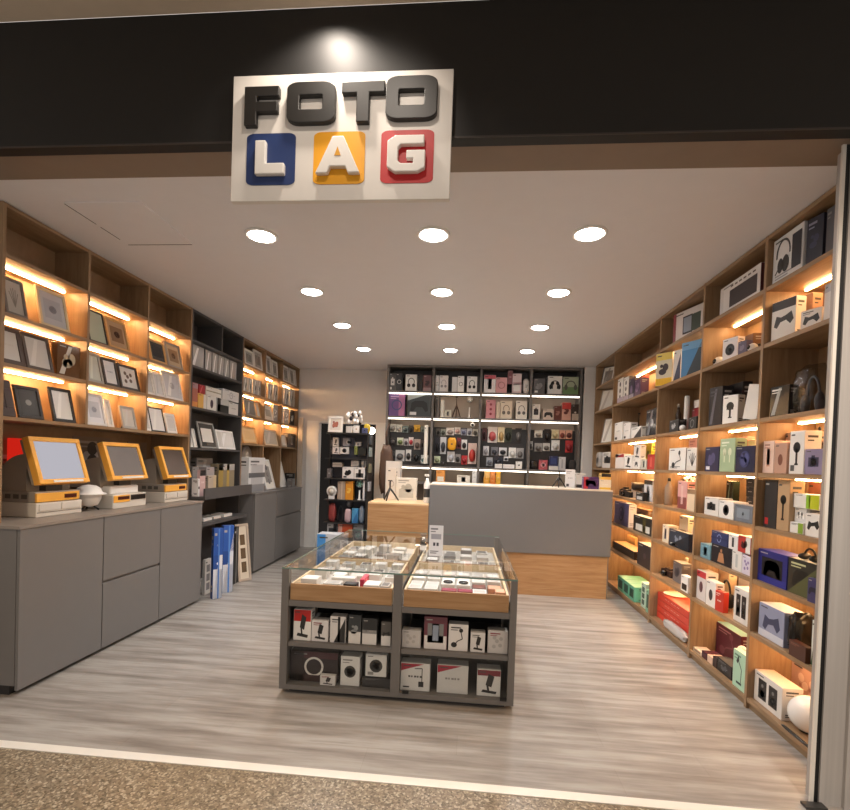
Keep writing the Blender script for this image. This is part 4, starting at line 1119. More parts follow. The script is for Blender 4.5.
I('R6.2', 672.5, 681, 562, 'box', '6f6a6c', 'blob:44424a', 'grey camera box', ins=.09, d=.09)
I('R6.2', 680.5, 687.5, 576, 'box', W1, 'low:26201f', 'small white box, black picture', ins=.01, d=.05)
I('R6.2', 679, 692, 559, 'camera', 'cfc5b4', '', 'silver grey toy camera', ins=.12, d=.11)
for q in range(4):
    I('R7.2', 653, 686, [624, 618, 612, 606][q], 'box', 'c8402f', 'txm:e0c9c2', ['lowest', 'third', 'second', 'topmost'][q]+' flat red box of the stack', zb=.0705+.062*q, hh=.058, ins=.075, d=.22, n='flat_box', free=1)
placed.append(('R7.2', corners(Vector((XR+.075, 4.5)), Vector((-1, 0)), Vector((0, -1)), .5, .22), .07, .316))
I('R7.2', 664, 688, 625, 'bag', 'b9b6b4', '', 'silver plastic bag before red boxes', ins=.003, d=.06, n='silver_bag', rough=.15)
I('R7.2', 664, 690, 594, 'umb', 'e9e4dc', '', 'white photo dish on red boxes', zb=.3165, ins=.09, w=.26, free=1)
# fourth bay
I('R1.3', 617, 622.3, 378.5, 'box', W1, 'dots:2f2c35 bot:b8a8b8', 'tall white box, far one of two', d=.09, side='3b2f3a')
I('R1.3', 622.8, 628, 377, 'box', W1, 'dots:2f2c35 bot:b8a8b8', 'tall white box, near one of two', d=.09, side='3b2f3a')
I('R1.3', 628.5, 633.5, 378.5, 'box', '3a3145', 'bot:a8a0b0 mouse:7c6c94', 'dark purple box', d=.09)
I('R1.3', 634, 640, 379, 'box', '5b4262', 'blob:94789c', 'purple headset box', d=.09)
I('R1.3', 638.5, 644, 376, 'box', 'b8584e', '', 'small red packet at the rear', ins=.19, d=.05)
I('R2.3', 614, 622, 422.5, 'box', W1, 'low:e0dcd8 txm:b0b0b0 lab:333333', 'white box with small black code, far', d=.08)
I('R2.3', 623, 630, 423, 'box', 'e4e2e0', 'txm:b0b0b0 lab:333333', 'white box with small black code, near', d=.08)
I('R2.3', 631, 641, 427, 'box', W1, 'line wedge:2f2c2c txt:444444', 'white box with black diagonal', ins=.02, d=.06)
I('R2.3', 633, 643, 413, 'tripod', '1c1a1a', '', 'black tripod beside glass lantern', ins=.14)
I('R2.3', 645.5, 657, 409, 'box', '39393c', 'shine:6a6b70 heart:c8c8cc', 'large dark glassy lantern box', d=.12, rough=.12, ins=.05)
I('R3.3', 615, 623.5, 454, 'box', 'e4dfdb', 'top:b02f34 diag:d8d2ce', 'white box with red top', d=.08)
I('R3.3', 624, 631.7, 455, 'box', W1, 'stand:202020', 'white box with black holder', d=.08)
I('R3.3', 632.3, 640, 459, 'box', W1, 'plug pad:202020', 'white box with black gadget', d=.08)
I('R3.3', 633.5, 640, 445, 'box', 'e0dcd6', 'stand:221f1f', 'white box stacked on top', zb=1.609, d=.06, ins=.04)
I('R3.3', 641, 650.5, 444, 'box', 'd8cf4a', 'ear:6b7a2a', 'yellow green box', ins=.14, d=.07)
I('R3.3', 641, 646, 459, 'box', 'c9c9bd', 'phone:444a44', 'grey white phone box', ins=.03, d=.06)
I('R3.3', 647, 654.5, 454.5, 'box', 'c2372d', 'tall:d86a5c', 'red bottle box', ins=.03, d=.09)
I('R3.3', 651, 655, 446, 'box', 'a8402c', '', 'dark orange box at the rear', ins=.19, d=.06)
I('R4.3', 614, 624, 486, 'camera', '1e1c1c', '', 'black camera, far end', ins=.10, d=.14)
I('R4.3', 620, 630.5, 489.5, 'camera', '262322', '', 'black video camera beside white paper', ins=.03, d=.10)
I('R4.3', 624, 636, 482, 'box', 'd8cdbf', '', 'white paper box at the rear', ins=.2, d=.06)
I('R4.3', 631, 641.5, 480.5, 'roll', '1d1a19', '', 'black lens lying at the rear', ins=.13, zb=1.245)
I('R4.3', 631, 641.5, 487, 'box', '3a302a', '', 'dark box under the lens', ins=.13, d=.1)
I('R4.3', 635.7, 643, 492, 'box', '1d1d1e', 'txt:d0d0d0 low:c6c6c6', 'small black white box', ins=.015, d=.05)
I('R4.3', 643.5, 652, 480, 'box', 'c9c9cb', 'win:d8dadc top:1d1c1c mouse:23262e', 'white monitor box', ins=.08, d=.08)
I('R5.3', 614, 628, 502.5, 'box', '564f74', 'ring:25223c heart:34305a', 'purple headphone box', d=.09, side='e0dcd6')
I('R5.3', 633, 652.5, 517, 'box', '24221f', 'low:d2d0c8 stripe:4a4420', 'black box with white screen print', d=.09, lid='e8dcc8')
I('R5.3', 633.5, 647, 508.5, 'box', '8d6a48', 'win:5a4430', 'brown box at the rear', ins=.19, d=.08)
I('R6.3', 611, 627, 531, 'box', 'd9b277', '', 'plain wood coloured panel box at rear', ins=.24, d=.04)
I('R6.3', 613, 634, 546, 'box', '2a1d18', 'txm:5a4438', 'dark box under the cardboard lid', ins=.05, d=.16, lid='c99a66', zb=.4955)
I('R6.3', 637, 652, 545, 'box', '2f2729', 'heart:4c4044', 'dark speaker box with white lid', ins=.02, d=.12, lid='e2cfb8')
for q in range(3):
    I('R7.3', 617.5+q*5.5, 623+q*5.5, 577+q*4.2, 'box', '5fae94', 'win:1f4a40', 'flat green box, %s of three' % ['far', 'middle', 'near'][q], ins=.012, d=.26, side='6fbfa4', n='flat_box')
I('R7.3', 640.5, 645, 583, 'box', 'b9d4c4', 'sq3:38564a', 'pale green box beside the three', ins=.04, d=.22, n='flat_box')
I('R7.3', 645.5, 649, 590, 'box', '7fb49c', 'win:2c4a40', 'small green box by the divider', ins=.02, d=.22, n='flat_box')
I('R7.3', 641, 652, 568, 'frame', 'd6d2c4', 'win:2a3a34', 'pale picture frame above green boxes', ins=.25, fw=.02, d=.07, tilt=4)
# fifth bay
I('R0.4', 600, 612, 366, 'frame', '6f6a66', 'win:9a948e shine:b8b4ae', 'grey framed panel leaning', r=35, d=.08, fw=.012)
I('R1.4', 598, 611, 389, 'frame', 'a59d94', 'shine:cfc9c2', 'pale grey panel leaning', r=35, d=.08, fw=.012)
I('R2.4', 600, 612.5, 418, 'frame', '8a8078', 'shine:c4beb6', 'grey brown panel leaning', r=35, d=.08, fw=.012)
I('R3.4', 594, 601, 452, 'bag', 'b9b4b0', 'blob:4a4644', 'grey white blister bag', d=.08)
I('R3.4', 602, 612, 452, 'box', 'd6d2cd', 'cam:2c2a2a txt:777777', 'white camera box', d=.08)

# ================================================================== LEFT WALL: photo frames
I('Lb0', 7, 29, 279, 'frame', '77706a', 'plant:8f8a84', 'silver frame with grey leaf picture', mat='b9b4ae', fw=.02, d=.10, tilt=11)
I('Lb0', 42, 71, 291, 'frame', 'dcc9a2', 'win:b4b4bb heart:8c8c96', 'cream frame with pale grey picture', mat='c3c3c8', d=.10, tilt=11)
I('Lc0', .5, 27, 327, 'frame', '4b3a31', 'txm:cfccc4', 'wide brown frame with striped print', mat='d6d4cf', fw=.03, d=.10)
I('Lc0', 28, 55, 336, 'frame', '51443c', 'shine:e2e0dc', 'dark thin frame with white print', mat='d2d0cc', d=.10)
I('Lc0', 57, 80, 345, 'box', '6a4a2e', 'shine:d8d0c4 blob:b9a88c', 'brown album wrapped in shiny film', d=.05, rough=.1, n='photo_album', cat='album')
I('Ld0', 0, 17, 380, 'frame', '3d2a22', '', 'wide dark brown frame', fw=.055, d=.10)
I('Ld0', 20, 45, 387, 'frame', '2a2725', 'heart:8c8a86', 'black frame with dark picture', mat='3d3b39', d=.10)
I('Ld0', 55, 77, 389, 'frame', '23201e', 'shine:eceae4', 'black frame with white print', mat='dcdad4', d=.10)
I('Lb1', 90.5, 109, 311, 'frame', '2b2624', '', 'thin black frame with pale green print', mat='b9c2ae', fw=.012, d=.09)
I('Lb1', 110, 131, 320, 'frame', 'd1a468', 'win:8f6f52 heart:4a3020', 'light wood frame with brown heart', mat='b99a78', d=.09)
I('Lc1', 89, 105, 353, 'frame', 'a3a09a', 'shine:d8dccf', 'silver frame with greenish print', mat='c4c8bd', d=.09)
I('Lc1', 106, 121, 359, 'frame', '3a3431', 'win:e6e6e8 txm:b0b4bc', 'dark frame with white mount', mat='eceaea', d=.09)
I('Lc1', 122, 141, 366, 'frame', '3d3430', 'flow:7a6c64', 'dark frame with floral print', mat='e2e0dc', d=.09)
I('Ld1', 88, 108, 394, 'frame', 'd5d3d2', 'win:c2c4ca heart:9a9ca6', 'white silver frame, larger', mat='dedee2', d=.09)
I('Ld1', 108.5, 115, 400, 'frame', 'e2dcd2', '', 'narrow white frame beside larger one', mat='d8d4cc', ins=.07, d=.09)
I('Ld1', 124, 138, 407, 'frame', 'a8a39b', 'shine:d0ccc4', 'small silver frame', mat='cdc6ba', d=.09)
I('Lb2', 152, 168, 341, 'frame', 'd3a86e', 'win:2c2a2a', 'light wood frame with black picture', mat='4a4644', d=.09)
I('Lb2', 169, 184, 344, 'frame', '9a9189', 'win:a08468 heart:4a3428', 'silver frame with brown centre', mat='c9b396', d=.09)
I('Lc2', 147, 156, 371, 'frame', 'e2dfda', '', 'narrow white frame, far from divider', mat='d0cfce', d=.09)
I('Lc2', 156.5, 166, 373, 'frame', 'dcdad8', 'shine:c6c8cc', 'middle white frame', mat='d8d8da', d=.09)
I('Lc2', 166.5, 184, 371, 'frame', 'e0dfe0', 'shine:f2f2f2 heart:b0b2b8', 'larger glossy white frame', mat='d2d4da', d=.09)
I('Ld2', 146, 152, 410, 'frame', 'e6e4e0', '', 'slim white frame', mat='dedcd8', d=.09)
I('Ld2', 152.5, 167, 408, 'frame', '2a2827', 'shine:f0eeea', 'thin black frame with white print', mat='e6e4e2', fw=.012, d=.09)
I('Ld2', 168, 178, 414, 'frame', 'e0dcd6', 'win:d0ccc8', 'small white frame', mat='d8d4d0', d=.09)

# ================================================================== DARK UNIT
for q, (a, b, t_) in enumerate(((193.5, 207, 345), (208.5, 214.5, 349), (215.5, 220.5, 352), (221.5, 226.5, 354.5), (227.5, 232, 357), (233, 237.5, 359.5), (238, 241.5, 361))):
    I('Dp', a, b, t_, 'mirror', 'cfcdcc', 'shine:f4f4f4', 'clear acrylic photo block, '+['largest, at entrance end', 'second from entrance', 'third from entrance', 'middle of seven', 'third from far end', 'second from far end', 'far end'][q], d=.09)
I('Dq', 192, 197.5, 383, 'box', 'b06a58', 'bot:d8904a top:a8848c', 'reddish orange box at entrance end', d=.12)
I('Dq', 198, 206.5, 394, 'box', 'e2b45c', 'rig:dedad4', 'orange and white box, lower', d=.12, side='e8a33c')
I('Dq', 207, 216, 396, 'box', 'e4e2de', 'mouse:3a2a3c', 'white box with dark oval, lower', d=.12)
I('Dq', 217, 228.5, 399, 'box', 'cfcfcd', 'band:161616 lef:1b1b1b base:202020', 'black and white box, lower', d=.12)
I('Dq', 229, 238, 403, 'box', 'e2e0de', 'txm:a0a0a0', 'white box, lower far end', d=.12)
I('Dq', 199, 205, 385, 'box', 'a3202c', 'shine:c86068', 'red box, upper layer', ins=.032, zb=2.12, d=.11)
I('Dq', 206, 221, 388, 'box', 'e6e3dc', 'band:a9a48c txm:7f7a64', 'long white box, upper layer', ins=.032, zb=2.117, d=.11)
I('Dq', 223, 239.5, 391, 'box', 'e4e2e2', 'ring:a8a4a8 txm:b8b4b8', 'white box with ring, upper layer', ins=.032, zb=2.125, d=.11)
I('Dr', 190.5, 193.5, 423, 'frame', 'dcdad5', '', 'white frame edge by oak divider', ins=.02, d=.09, fw=.012)
I('Dr', 194.5, 198, 429, 'frame', 'd2d0cc', '', 'low white frame beside the edge one', ins=.04, d=.09, fw=.012)
I('Dr', 202, 218, 423, 'frame', '9c9a96', 'win:d6d4ce lab:333333', 'silver frame with white mount, black tag', mat='4a4846', d=.10, ins=.01, fw=.016)
I('Dr', 219, 236, 431, 'frame', 'e4e2e0', 'shine:f2f2f2 lef:cfcdc8', 'white glossy photo frame', mat='dfddda', d=.08, ins=.012)
I('Ds', 192, 198, 467, 'box', '8c8784', 'txm:a8a4a0', 'grey box at entrance end', ins=.10, d=.10)
I('Ds', 199.5, 205, 470, 'box', 'c9a9a6', 'top:2a2625 txm:e2cfcc', 'pink phone case box', ins=-.09, d=.03)
I('Ds', 196, 212, 458, 'box', '8f8985', 'shine:a8a4a0', 'wide grey box at the rear', ins=.17, d=.09)
I('Ds', 206, 214, 467, 'box', 'a59d9c', 'base:7f7a78', 'grey pink box, middle', ins=.04, d=.09)
I('Ds', 208, 216, 475.5, 'box', 'b0a292', 'rig:c0ac8a', 'cardboard box in front', ins=-.09, d=.07)
I('Ds', 218, 234, 464, 'box', '8d7f66', 'stripe:b89a52 top:b0aca6 lef:a38a4c', 'tan card display box', ins=.02, d=.10)
I('Ds', 191, 198, 479, 'box', 'e0dcda', 'band:55504e', 'low white leaflet box', ins=-.09, d=.07)
I('Do', 204, 212, 507.5, 'box', 'd6d2cc', '', 'stack of white papers, entrance end', ins=-.05, d=.16, hh=.03, n='paper_stack', cat='papers')
I('Do', 214, 221, 506, 'box', 'cfcac2', '', 'stack of white papers, middle', ins=-.05, d=.16, hh=.03, n='paper_stack', cat='papers')
I('Do', 224, 232, 503.5, 'box', 'dcd8d2', '', 'stack of white papers, far end', ins=-.05, d=.16, hh=.03, n='paper_stack', cat='papers')
I('Dn', 204.5, 210.5, 559, 'box', 'd3d1cd', 'sq3:77767a', 'white sheet pack standing at entrance end', ins=-.12, d=.03)
for q, (a, b, t_, i_) in enumerate(((210.5, 221, 526, -.335), (221.8, 232.5, 525, -.335))):
    o = I('Dn', a, b, t_, 'box', '2c4f95', 'base:d9dbe2 diag2:dfe2ea dots:e6e8ee cap:2b56a8 stripe:4f7fc8' if q == 0 else 'base:d5d8e0 diag2:e4e6ee cap:2d5cb2 stripe:5a8cd2', 'tall blue and white roll box, '+['entrance side', 'far side'][q], ins=i_, d=.06, n='roll_box', r=42, free=1)
I('Dn', 233, 237.5, 527, 'box', '171616', 'stripe:8a8886', 'black frame pack behind the poster', ins=-.20, d=.05, n='frame_pack')
pb = I('Dn', 238, 252, 525, 'frame', 'a89a8c', 'sq3:5c4c3c', 'tall collage frame leaning on grey cabinet', ins=-.31, d=.16, mat='cabfae', fw=.03, tilt=9, r=30)

# ================================================================== FAR LEFT UNIT
for a, b, t_, wd in ((245.5, 254.5, 350, 'entrance end, wide'), (255.5, 266, 352, 'second, wide'), (267, 272, 356, 'third, narrow'), (273, 278.5, 361, 'fourth'), (284, 289.5, 366, 'fifth, past the gap'), (290.5, 295, 369, 'sixth'), (295.5, 300, 371, 'far end')):
    I('Fa', a, b, t_, 'frame', 'dcdad6', 'win:8d8a86 shine:a8a6a2', 'white frame with grey print, '+wd, mat='b4b1ad', d=.08, fw=.03, tilt=6)
sil = [(245, 249.5), (250, 254), (254.8, 259), (259.8, 264), (264.5, 268), (270, 274.5), (275, 279.5), (280.3, 285), (285.8, 290.5), (291, 295), (295.5, 299)]
wds = 'first second third fourth fifth sixth seventh eighth ninth tenth last'.split()
for q, (a, b) in enumerate(sil):
    I('Fb', a, b, 377+q*1.35, 'mirror', 'd2d0cc', 'blob:%s shine:f2f2ee' % ['3c4a40', '55604c', '2a2a2a'][q % 3], 'silver photo block, %s from entrance' % wds[q], d=.07)
I('Fc', 247, 257, 400, 'frame', '9a948c', 'shine:d0ccc4', 'grey frame leaning by wood frame', mat='8d8984', d=.09, ins=.01)
I('Fc', 257.5, 262, 402, 'frame', 'd0a468', '', 'light wood frame edge', d=.09)
I('Fc', 266, 274, 406, 'frame', 'd8d2c6', 'win:b9b6ac', 'pale frame with grey print', d=.09)
for q, (a, b) in enumerate(((275, 279.5), (280.2, 285), (285.7, 290.5))):
    I('Fc', a, b, 405+q*1.8, 'mirror', 'cfcdca', 'flow:f4f4f2', 'silver flower block, '+['entrance side', 'middle', 'far side'][q], d=.07)
I('Fc', 293, 299, 411, 'mirror', '4c4a48', 'blob:d8d6d2', 'black and silver block, far end', d=.07)
I('Fd', 244, 258, 427, 'frame', 'd2a468', 'win:e6c08a', 'light wood frame with cream picture', mat='e9c795', d=.09)
I('Fd', 266, 279, 430, 'frame', 'd8c6a8', 'shine:d8d4cc', 'cream frame in the middle', mat='c4beb2', d=.09)
I('Fd', 282.5, 287.5, 435, 'frame', 'b8b0a4', '', 'small grey frame', d=.08)
I('Fd', 289, 297, 434, 'box', '4a403c', 'phone:c9c4bc top:2a2523', 'dark box with white picture', d=.09)
I('Fe', 241, 262, 457.5, 'box', 'd6d6d6', 'txt:4a4a4a win:b8b8ba band:6a6a6c bot:8a8a8c', 'large white printer box', ins=-.10, d=.20, zb=1.0305)
I('Fe', 242, 253, 446, 'clock', 'a8a6a8', '', 'round grey plate behind printer box', vb=459, ins=.16, d=.04, n='round_plate', cat='plate')
I('Fe', 263.5, 275, 460, 'frame', 'd8d8d8', 'win:9c9a98 dots:77757a', 'white collage frame leaning', ins=-.06, d=.12, tilt=16)
I('Fe', 281, 287.5, 462, 'frame', 'dcd9d5', '', 'narrow white frame leaning', ins=.0, d=.10, tilt=16)
I('Fe', 286, 295, 479, 'box', '6f6b69', 'txm:8f8b89', 'low grey box', ins=-.10, d=.12)
I('Fe', 296, 300, 473, 'box', '1d1b1b', '', 'black tray box, far end', ins=-.08, d=.16)
# ================================================================== BACK WALL
I('Bt0', 388, 395.3, 373, 'box', '47433f', 'cam:cfcac4 lab:d8d4ce', 'dark drone box with white print', d=.14)
I('Bt0', 396, 402.5, 373, 'box', '1f1d1d', 'ring:d0cdc8', 'black box with white arc', d=.14)
I('Bt0', 405.5, 417, 374.5, 'box', W1, 'hps:1c1a1a', 'white box with black headphones', d=.14)
I('Bt0', 418, 422.8, 375, 'box', '201b1a', '', 'black box with no print', d=.14)
I('Bt0', 423.2, 431.5, 375, 'box', '6d4a4c', 'blob:3a2628 bot:a08484', 'dull red toy box', d=.14)
I('Bt1', 435.5, 439, 375.5, 'box', 'd0cccb', 'hp:3a3638', 'white box edge beside the divider', d=.14)
I('Bt1', 439.5, 448, 375.5, 'box', 'dcd8d6', 'hps:8a8688', 'white box with grey headphones', d=.14)
I('Bt1', 452, 457.3, 377, 'box', 'd6d4d2', '', 'plain white box, middle', d=.14)
I('Bt1', 457.7, 464, 376, 'box', W1, 'ring:555050', 'white box with thin headband ring', d=.14)
I('Bt1', 467, 477, 376.5, 'box', W1, 'hps:1d1a1a', 'white box with small black headphones', d=.14)
I('Bt1', 477.5, 480.8, 376.5, 'box', '2a2626', '', 'narrow black box', d=.14)
I('Bt2', 484, 495.7, 375, 'box', 'dedada', 'phone:3a3036 top:c85a68', 'white and red phone stand box', d=.14)
I('Bt2', 496, 507, 377.5, 'box', 'd49a9c', 'ring:a86a70', 'pink headphone box', d=.12)
I('Bt2', 494.5, 508, 370.5, 'box', '7a3a3e', 'txm:c89a9c', 'dark red box lying on pink one', zb=2.735, d=.12)
I('Bt2', 508.5, 521.5, 373.5, 'box', 'd9c2c2', 'low:e8e4e2 band:c49c9e', 'pale pink and white box', d=.14)
I('Bt2', 523, 530, 378, 'bag', 'd3d0cd', 'blob:a8a4a2', 'white plastic bag', d=.12)
I('Bt3', 533.5, 545, 378.5, 'box', '57575a', 'lab:d0cecb blob:8a8a8c', 'dark grey printed box', d=.14)
I('Bt3', 548, 562, 376, 'box', W1, 'hp:151414 ear:151414', 'white box with big black headphones', d=.14)
I('Bt3', 563, 578.5, 377, 'box', 'a9b59c', 'base:6f9060 hp:5a5a54', 'green and white headphone box', d=.14)
I('Bs0', 387.8, 404.5, 392.5, 'box', '6b4a84', 'rig:a86a94 txt:c9a8cc ring:3a4a78', 'purple gaming headset box', d=.14)
I('Bs0', 407.5, 431, 394.5, 'box', '3a4042', 'diag:a9b2b2 pad:1a1c1e lab:d8d8d8', 'dark grey box with pale diagonal', d=.14)
I('Bs1', 435.5, 440, 397, 'box', '3a332c', 'stripe:8a8078', 'dark speaker box', d=.14)
I('Bs1', 440.5, 444, 400, 'box', 'd5d3c8', '', 'small pale box', d=.14)
I('Bs1', 444.5, 451, 410, 'box', 'cfcab8', 'phone:555044', 'low white camera packet', d=.10)
I('Bs1', 450, 461.5, 396, 'tripod', '4a3426', '', 'brown folded tripod', ins=.09)
I('Bs1', 466.5, 472.5, 395, 'fan', 'dcd6ce', 'd8d2ca', 'white hand fan', ins=.08, d=.07)
I('Bs2', 486, 495.5, 400, 'box', 'c9848a', 'dots:8a2c38', 'red watch box', d=.14)
I('Bs2', 496.3, 500, 402, 'box', 'cdbca6', '', 'narrow beige box', d=.14)
I('Bs2', 500.5, 512, 401, 'box', 'd3c4ae', 'hps:6a5e54', 'beige headphone box', d=.14)
I('Bs2', 516, 527, 401, 'box', 'd9d2c6', 'hps:54504c', 'white headphone box', d=.14)
I('Bs3', 532, 540, 404, 'box', 'e2d8ce', 'cam:26262c', 'white camera box', d=.14)
I('Bs3', 543, 553.8, 409, 'box', 'd6c2b4', 'pad:2a2422', 'low mouse box', d=.12)
I('Bs3', 554.3, 561.5, 406, 'box', '6a3a30', 'blob:a8786a', 'brown toy box', d=.14)
I('Bs3', 562, 571, 402.5, 'box', 'd9a896', 'cap:c8403c blob:6a3a38', 'red topped box', d=.14)
I('Bs3', 572, 579, 404.5, 'box', '3a2c24', 'base:b8a898 heart:c9bcae', 'black box with pale label', d=.14)
# hanging packs: (bay, u0, u1, top, bottom, card, product, print, words)
PK = [
 (0, 389.5, 395.5, 423.5, 431.5, 'd9d4c8', '8a847c', '', 'white pack'), (0, 396, 401.7, 424, 432, 'd6d2c8', 'a8a298', '', 'white pack beside the first'),
 (0, 402.2, 407.8, 425.5, 432.5, '7d8a86', '3a4442', '', 'grey green pack'), (0, 408.3, 413, 425, 433, '4a443c', '1c1a18', '', 'dark pack'),
 (0, 413.5, 419.8, 424.5, 431.5, 'd9a83a', 'c49028', '', 'yellow pack'), (0, 420.3, 424, 426, 432, '8c948a', '6a7068', '', 'grey pack'),
 (0, 389.5, 395, 437.5, 444.5, '3a3432', '6a6462', '', 'black pack'), (0, 396.5, 403, 437.5, 445, 'd3d4c0', '6a7a4a', '', 'white green pack'),
 (0, 403.5, 407.8, 438.5, 445.5, 'b9b4b4', '5a5458', '', 'grey pack'), (0, 408.3, 413, 437, 445.5, 'd6c9c4', 'b03a40', '', 'white red pack'),
 (0, 413.7, 420, 439, 449.5, 'a8968c', '5c4c46', 'dots:d8ccc4', 'brown striped pack'), (0, 420.5, 424, 440, 448, '4a403a', '2a2422', '', 'small dark pack'),
 (0, 390, 394.5, 451, 460, '4c4a48', '2a2a2a', '', 'black pack'), (0, 395, 404, 450, 461, 'c2c0bc', '5c5a58', '', 'grey clear pack'),
 (0, 405.3, 410.7, 449.5, 461, 'd8d6d2', '2c2c2c', 'dots:1c1c1c', 'white pack with black dots'), (0, 412, 419.5, 451, 462, '2a2d2c', '111212', '', 'black pouch'),
 (0, 420.5, 428, 455, 463.8, 'd0d6d4', '4a7a80', 'lens:3a5a60', 'white camera pack'),
 (1, 436, 440, 428, 435, '5a544c', '2a2622', '', 'dark pack'), (1, 440.5, 445.5, 428.5, 435.5, '8a8f84', '4a4c44', '', 'grey green pack'),
 (1, 446, 454, 427.5, 435, 'dcd4cc', '9a8c84', '', 'white pink pack'), (1, 454.5, 460.5, 427, 434, 'dcd2ca', 'c49a90', '', 'white pack'),
 (1, 461, 466.5, 428.5, 435, '9a9cac', '5a5c74', '', 'blue grey pack'), (1, 467, 472, 428, 435.5, 'c9c9cc', '6a6c74', '', 'silver pack'), (1, 472.5, 478, 428.5, 436, 'dcd6ca', '5a544c', '', 'cream pack'),
 (1, 435, 439.5, 437.5, 454, '22202a', '14131a', '', 'long black pack'), (1, 440, 446, 436.8, 454, 'c8cacc', '2c2e34', 'tall:3a3c44', 'white cable pack'),
 (1, 457, 461, 437.5, 448.5, '7a2c34', '4a1a22', '', 'dark red pack'), (1, 461.4, 467, 439.5, 449.5, 'e4e2e0', '2a2626', '', 'white pack with black plug'),
 (1, 468, 476.5, 443, 464, 'd8bcb0', 'b0342c', 'tri:c8382c', 'red and white pack'), (1, 433.8, 440, 456, 463, 'c6ceb0', '8a9474', 'lens:4a5040', 'pale green pack'),
 (1, 447, 454.5, 451.5, 462, 'e2e2e4', 'b8b8be', 'ear:8a8a92', 'white earphone pack'), (1, 455, 460.5, 454, 463, '8c8886', '3a3838', '', 'grey clear pack'),
 (1, 461.5, 467.2, 455.5, 464.5, 'b82c30', '8a1c22', '', 'bright red pack'),
 (2, 482.5, 487, 427.5, 441, '54282a', '2c1416', '', 'dark red pack'), (2, 488, 497.3, 426.5, 442.5, 'd8ccc4', 'a8484a', 'fig:8a3a3c', 'white and red pack'),
 (2, 498, 504.7, 427, 442, 'dccca8', 'a88c5c', 'plant:7a6444', 'cream pack'), (2, 505.5, 512, 427.5, 442, '3c4030', '1e2018', 'heart:c8c8b8', 'dark green pack'),
 (2, 515.5, 522, 428, 442, '2a2624', '6a6664', 'fig:b8b4b0', 'black pack'), (2, 483.3, 489, 446, 455.5, 'cfcdd0', '9a989c', 'stripe:7a7880', 'white pack'),
 (2, 491.3, 498, 447, 455.5, '74747a', '3c3c44', '', 'grey pack'), (2, 499.2, 507, 447.5, 455.5, 'd6d6da', '1c1c22', '', 'white pack with black plug'),
 (2, 509, 516.3, 447.5, 458, 'e0dfdc', 'c4c2be', '', 'white bulky pack'), (2, 516.8, 524, 448, 458.5, 'a8a4a2', '6a6664', 'ring:3a3836', 'grey ring pack'),
 (2, 486.5, 492.8, 457.3, 466, '9ca0a6', '6c7078', '', 'silver grey pack'), (2, 494, 503, 456.5, 466, '1e2230', '10121c', '', 'navy pack'),
 (2, 504, 509.5, 456.5, 461, 'd9d9dc', '2c2c32', '', 'white packet with camera'),
 (3, 535, 543, 430, 437.5, 'd8d0c4', '9a8e80', 'lens:c8c0b4', 'white hexagon pack'), (3, 544.5, 551.2, 428.8, 441.5, '2a2220', '1a1412', 'tri:e6e2dc', 'black pack with white triangle'),
 (3, 552.3, 559.5, 429.3, 438.5, 'd9cca8', 'b8a880', 'flow:8a7a54', 'cream pack'), (3, 560, 566, 430, 438.8, 'd8a490', '7a3a30', '', 'peach pack'), (3, 566.5, 573, 430, 438.8, 'd9a48c', '5a2c28', '', 'peach pack by the side panel'),
 (3, 529.8, 533.2, 441, 450, 'c9c6c2', '5a5856', '', 'narrow white pack'), (3, 535, 542.8, 443, 451.5, 'a8a29c', '7a746e', 'lens:6a645e', 'grey disc pack'),
 (3, 543.3, 550.5, 443, 451, 'c9c4bc', '6c6862', '', 'pale grey pack'), (3, 552, 560.2, 440, 450.5, 'e4e2de', 'd0cecb', '', 'white bulky pack'),
 (3, 566, 573.5, 440.5, 452.5, 'b83a3c', '8a1e26', 'ring:d8a8a4', 'red round pack'),
]
rowname = lambda vb: 'upper hooks' if vb < 443.2 else ('middle hooks' if vb < 456.5 else 'lower hooks')
for b, u0, u1, vt, vb, c1, c2, mot, ds in PK:
    hk = rowname(vb) if not (vb in (454, 464) and b == 1) else 'middle hooks'
    I('Bp%d' % b, u0, u1, vt, 'pack', c1, mot, ds+' on the '+hk, vb=vb, ins=.13, d=.06, c2=c2, head=c1)
I('Bp0', 424, 427.6, 425, 'box', 'dcd8cc', 'tall:f0ece4', 'long white brush hanging by divider', vb=463.6, ins=.004, d=.02, n='hanging_brush', cat='brush')
I('Bp1', 447.3, 456.3, 437.5, 'bag', 'd99a1e', 'heart:5a3a14', 'bright yellow bag hanging in the middle', vb=450, ins=.06, d=.06, n='hanging_bag')
I('Bp1', 438, 451, 460, 'coil', '33312f', '', 'coiled dark cable on the board', ins=.05, vb=465.4, zb=1.4465)
I('Bp2', 495, 502, 464, 'box', 'dcdcda', '', 'low white box, far left pair', ins=.05, d=.08)
I('Bp2', 503, 514.5, 464.5, 'box', 'e4e2e0', '', 'low wide white box', ins=.05, d=.08)
I('Bp2', 516, 522, 461.5, 'box', W1, 'heart:1c1c1c', 'small white box with black dot', ins=.05, d=.08)
I('Bp3', 529.8, 538, 460, 'bag', '2c2624', '', 'dark pouch on the board', ins=.05, d=.10)
I('Bp3', 539, 547.5, 460, 'box', 'b0525a', 'lens:e0a8ac', 'pink red box on the board', ins=.05, d=.08)
I('Bp3', 549, 558, 466, 'box', 'e0dcd6', '', 'low white box under navy box', ins=.05, d=.09)
I('Bp3', 549.5, 557.7, 456, 'box', '26305a', 'win:3c4878', 'navy box on the low white one', vb=466, ins=.052, d=.07)
I('Bp3', 558.8, 565.6, 457, 'box', 'c9c9cb', 'tall:a8a8ac', 'grey white box', ins=.05, d=.08)
I('Bp3', 570, 577, 460, 'bag', '3a3634', '', 'dark fluffy pouch by the side panel', ins=.05, d=.10, rough=.8)
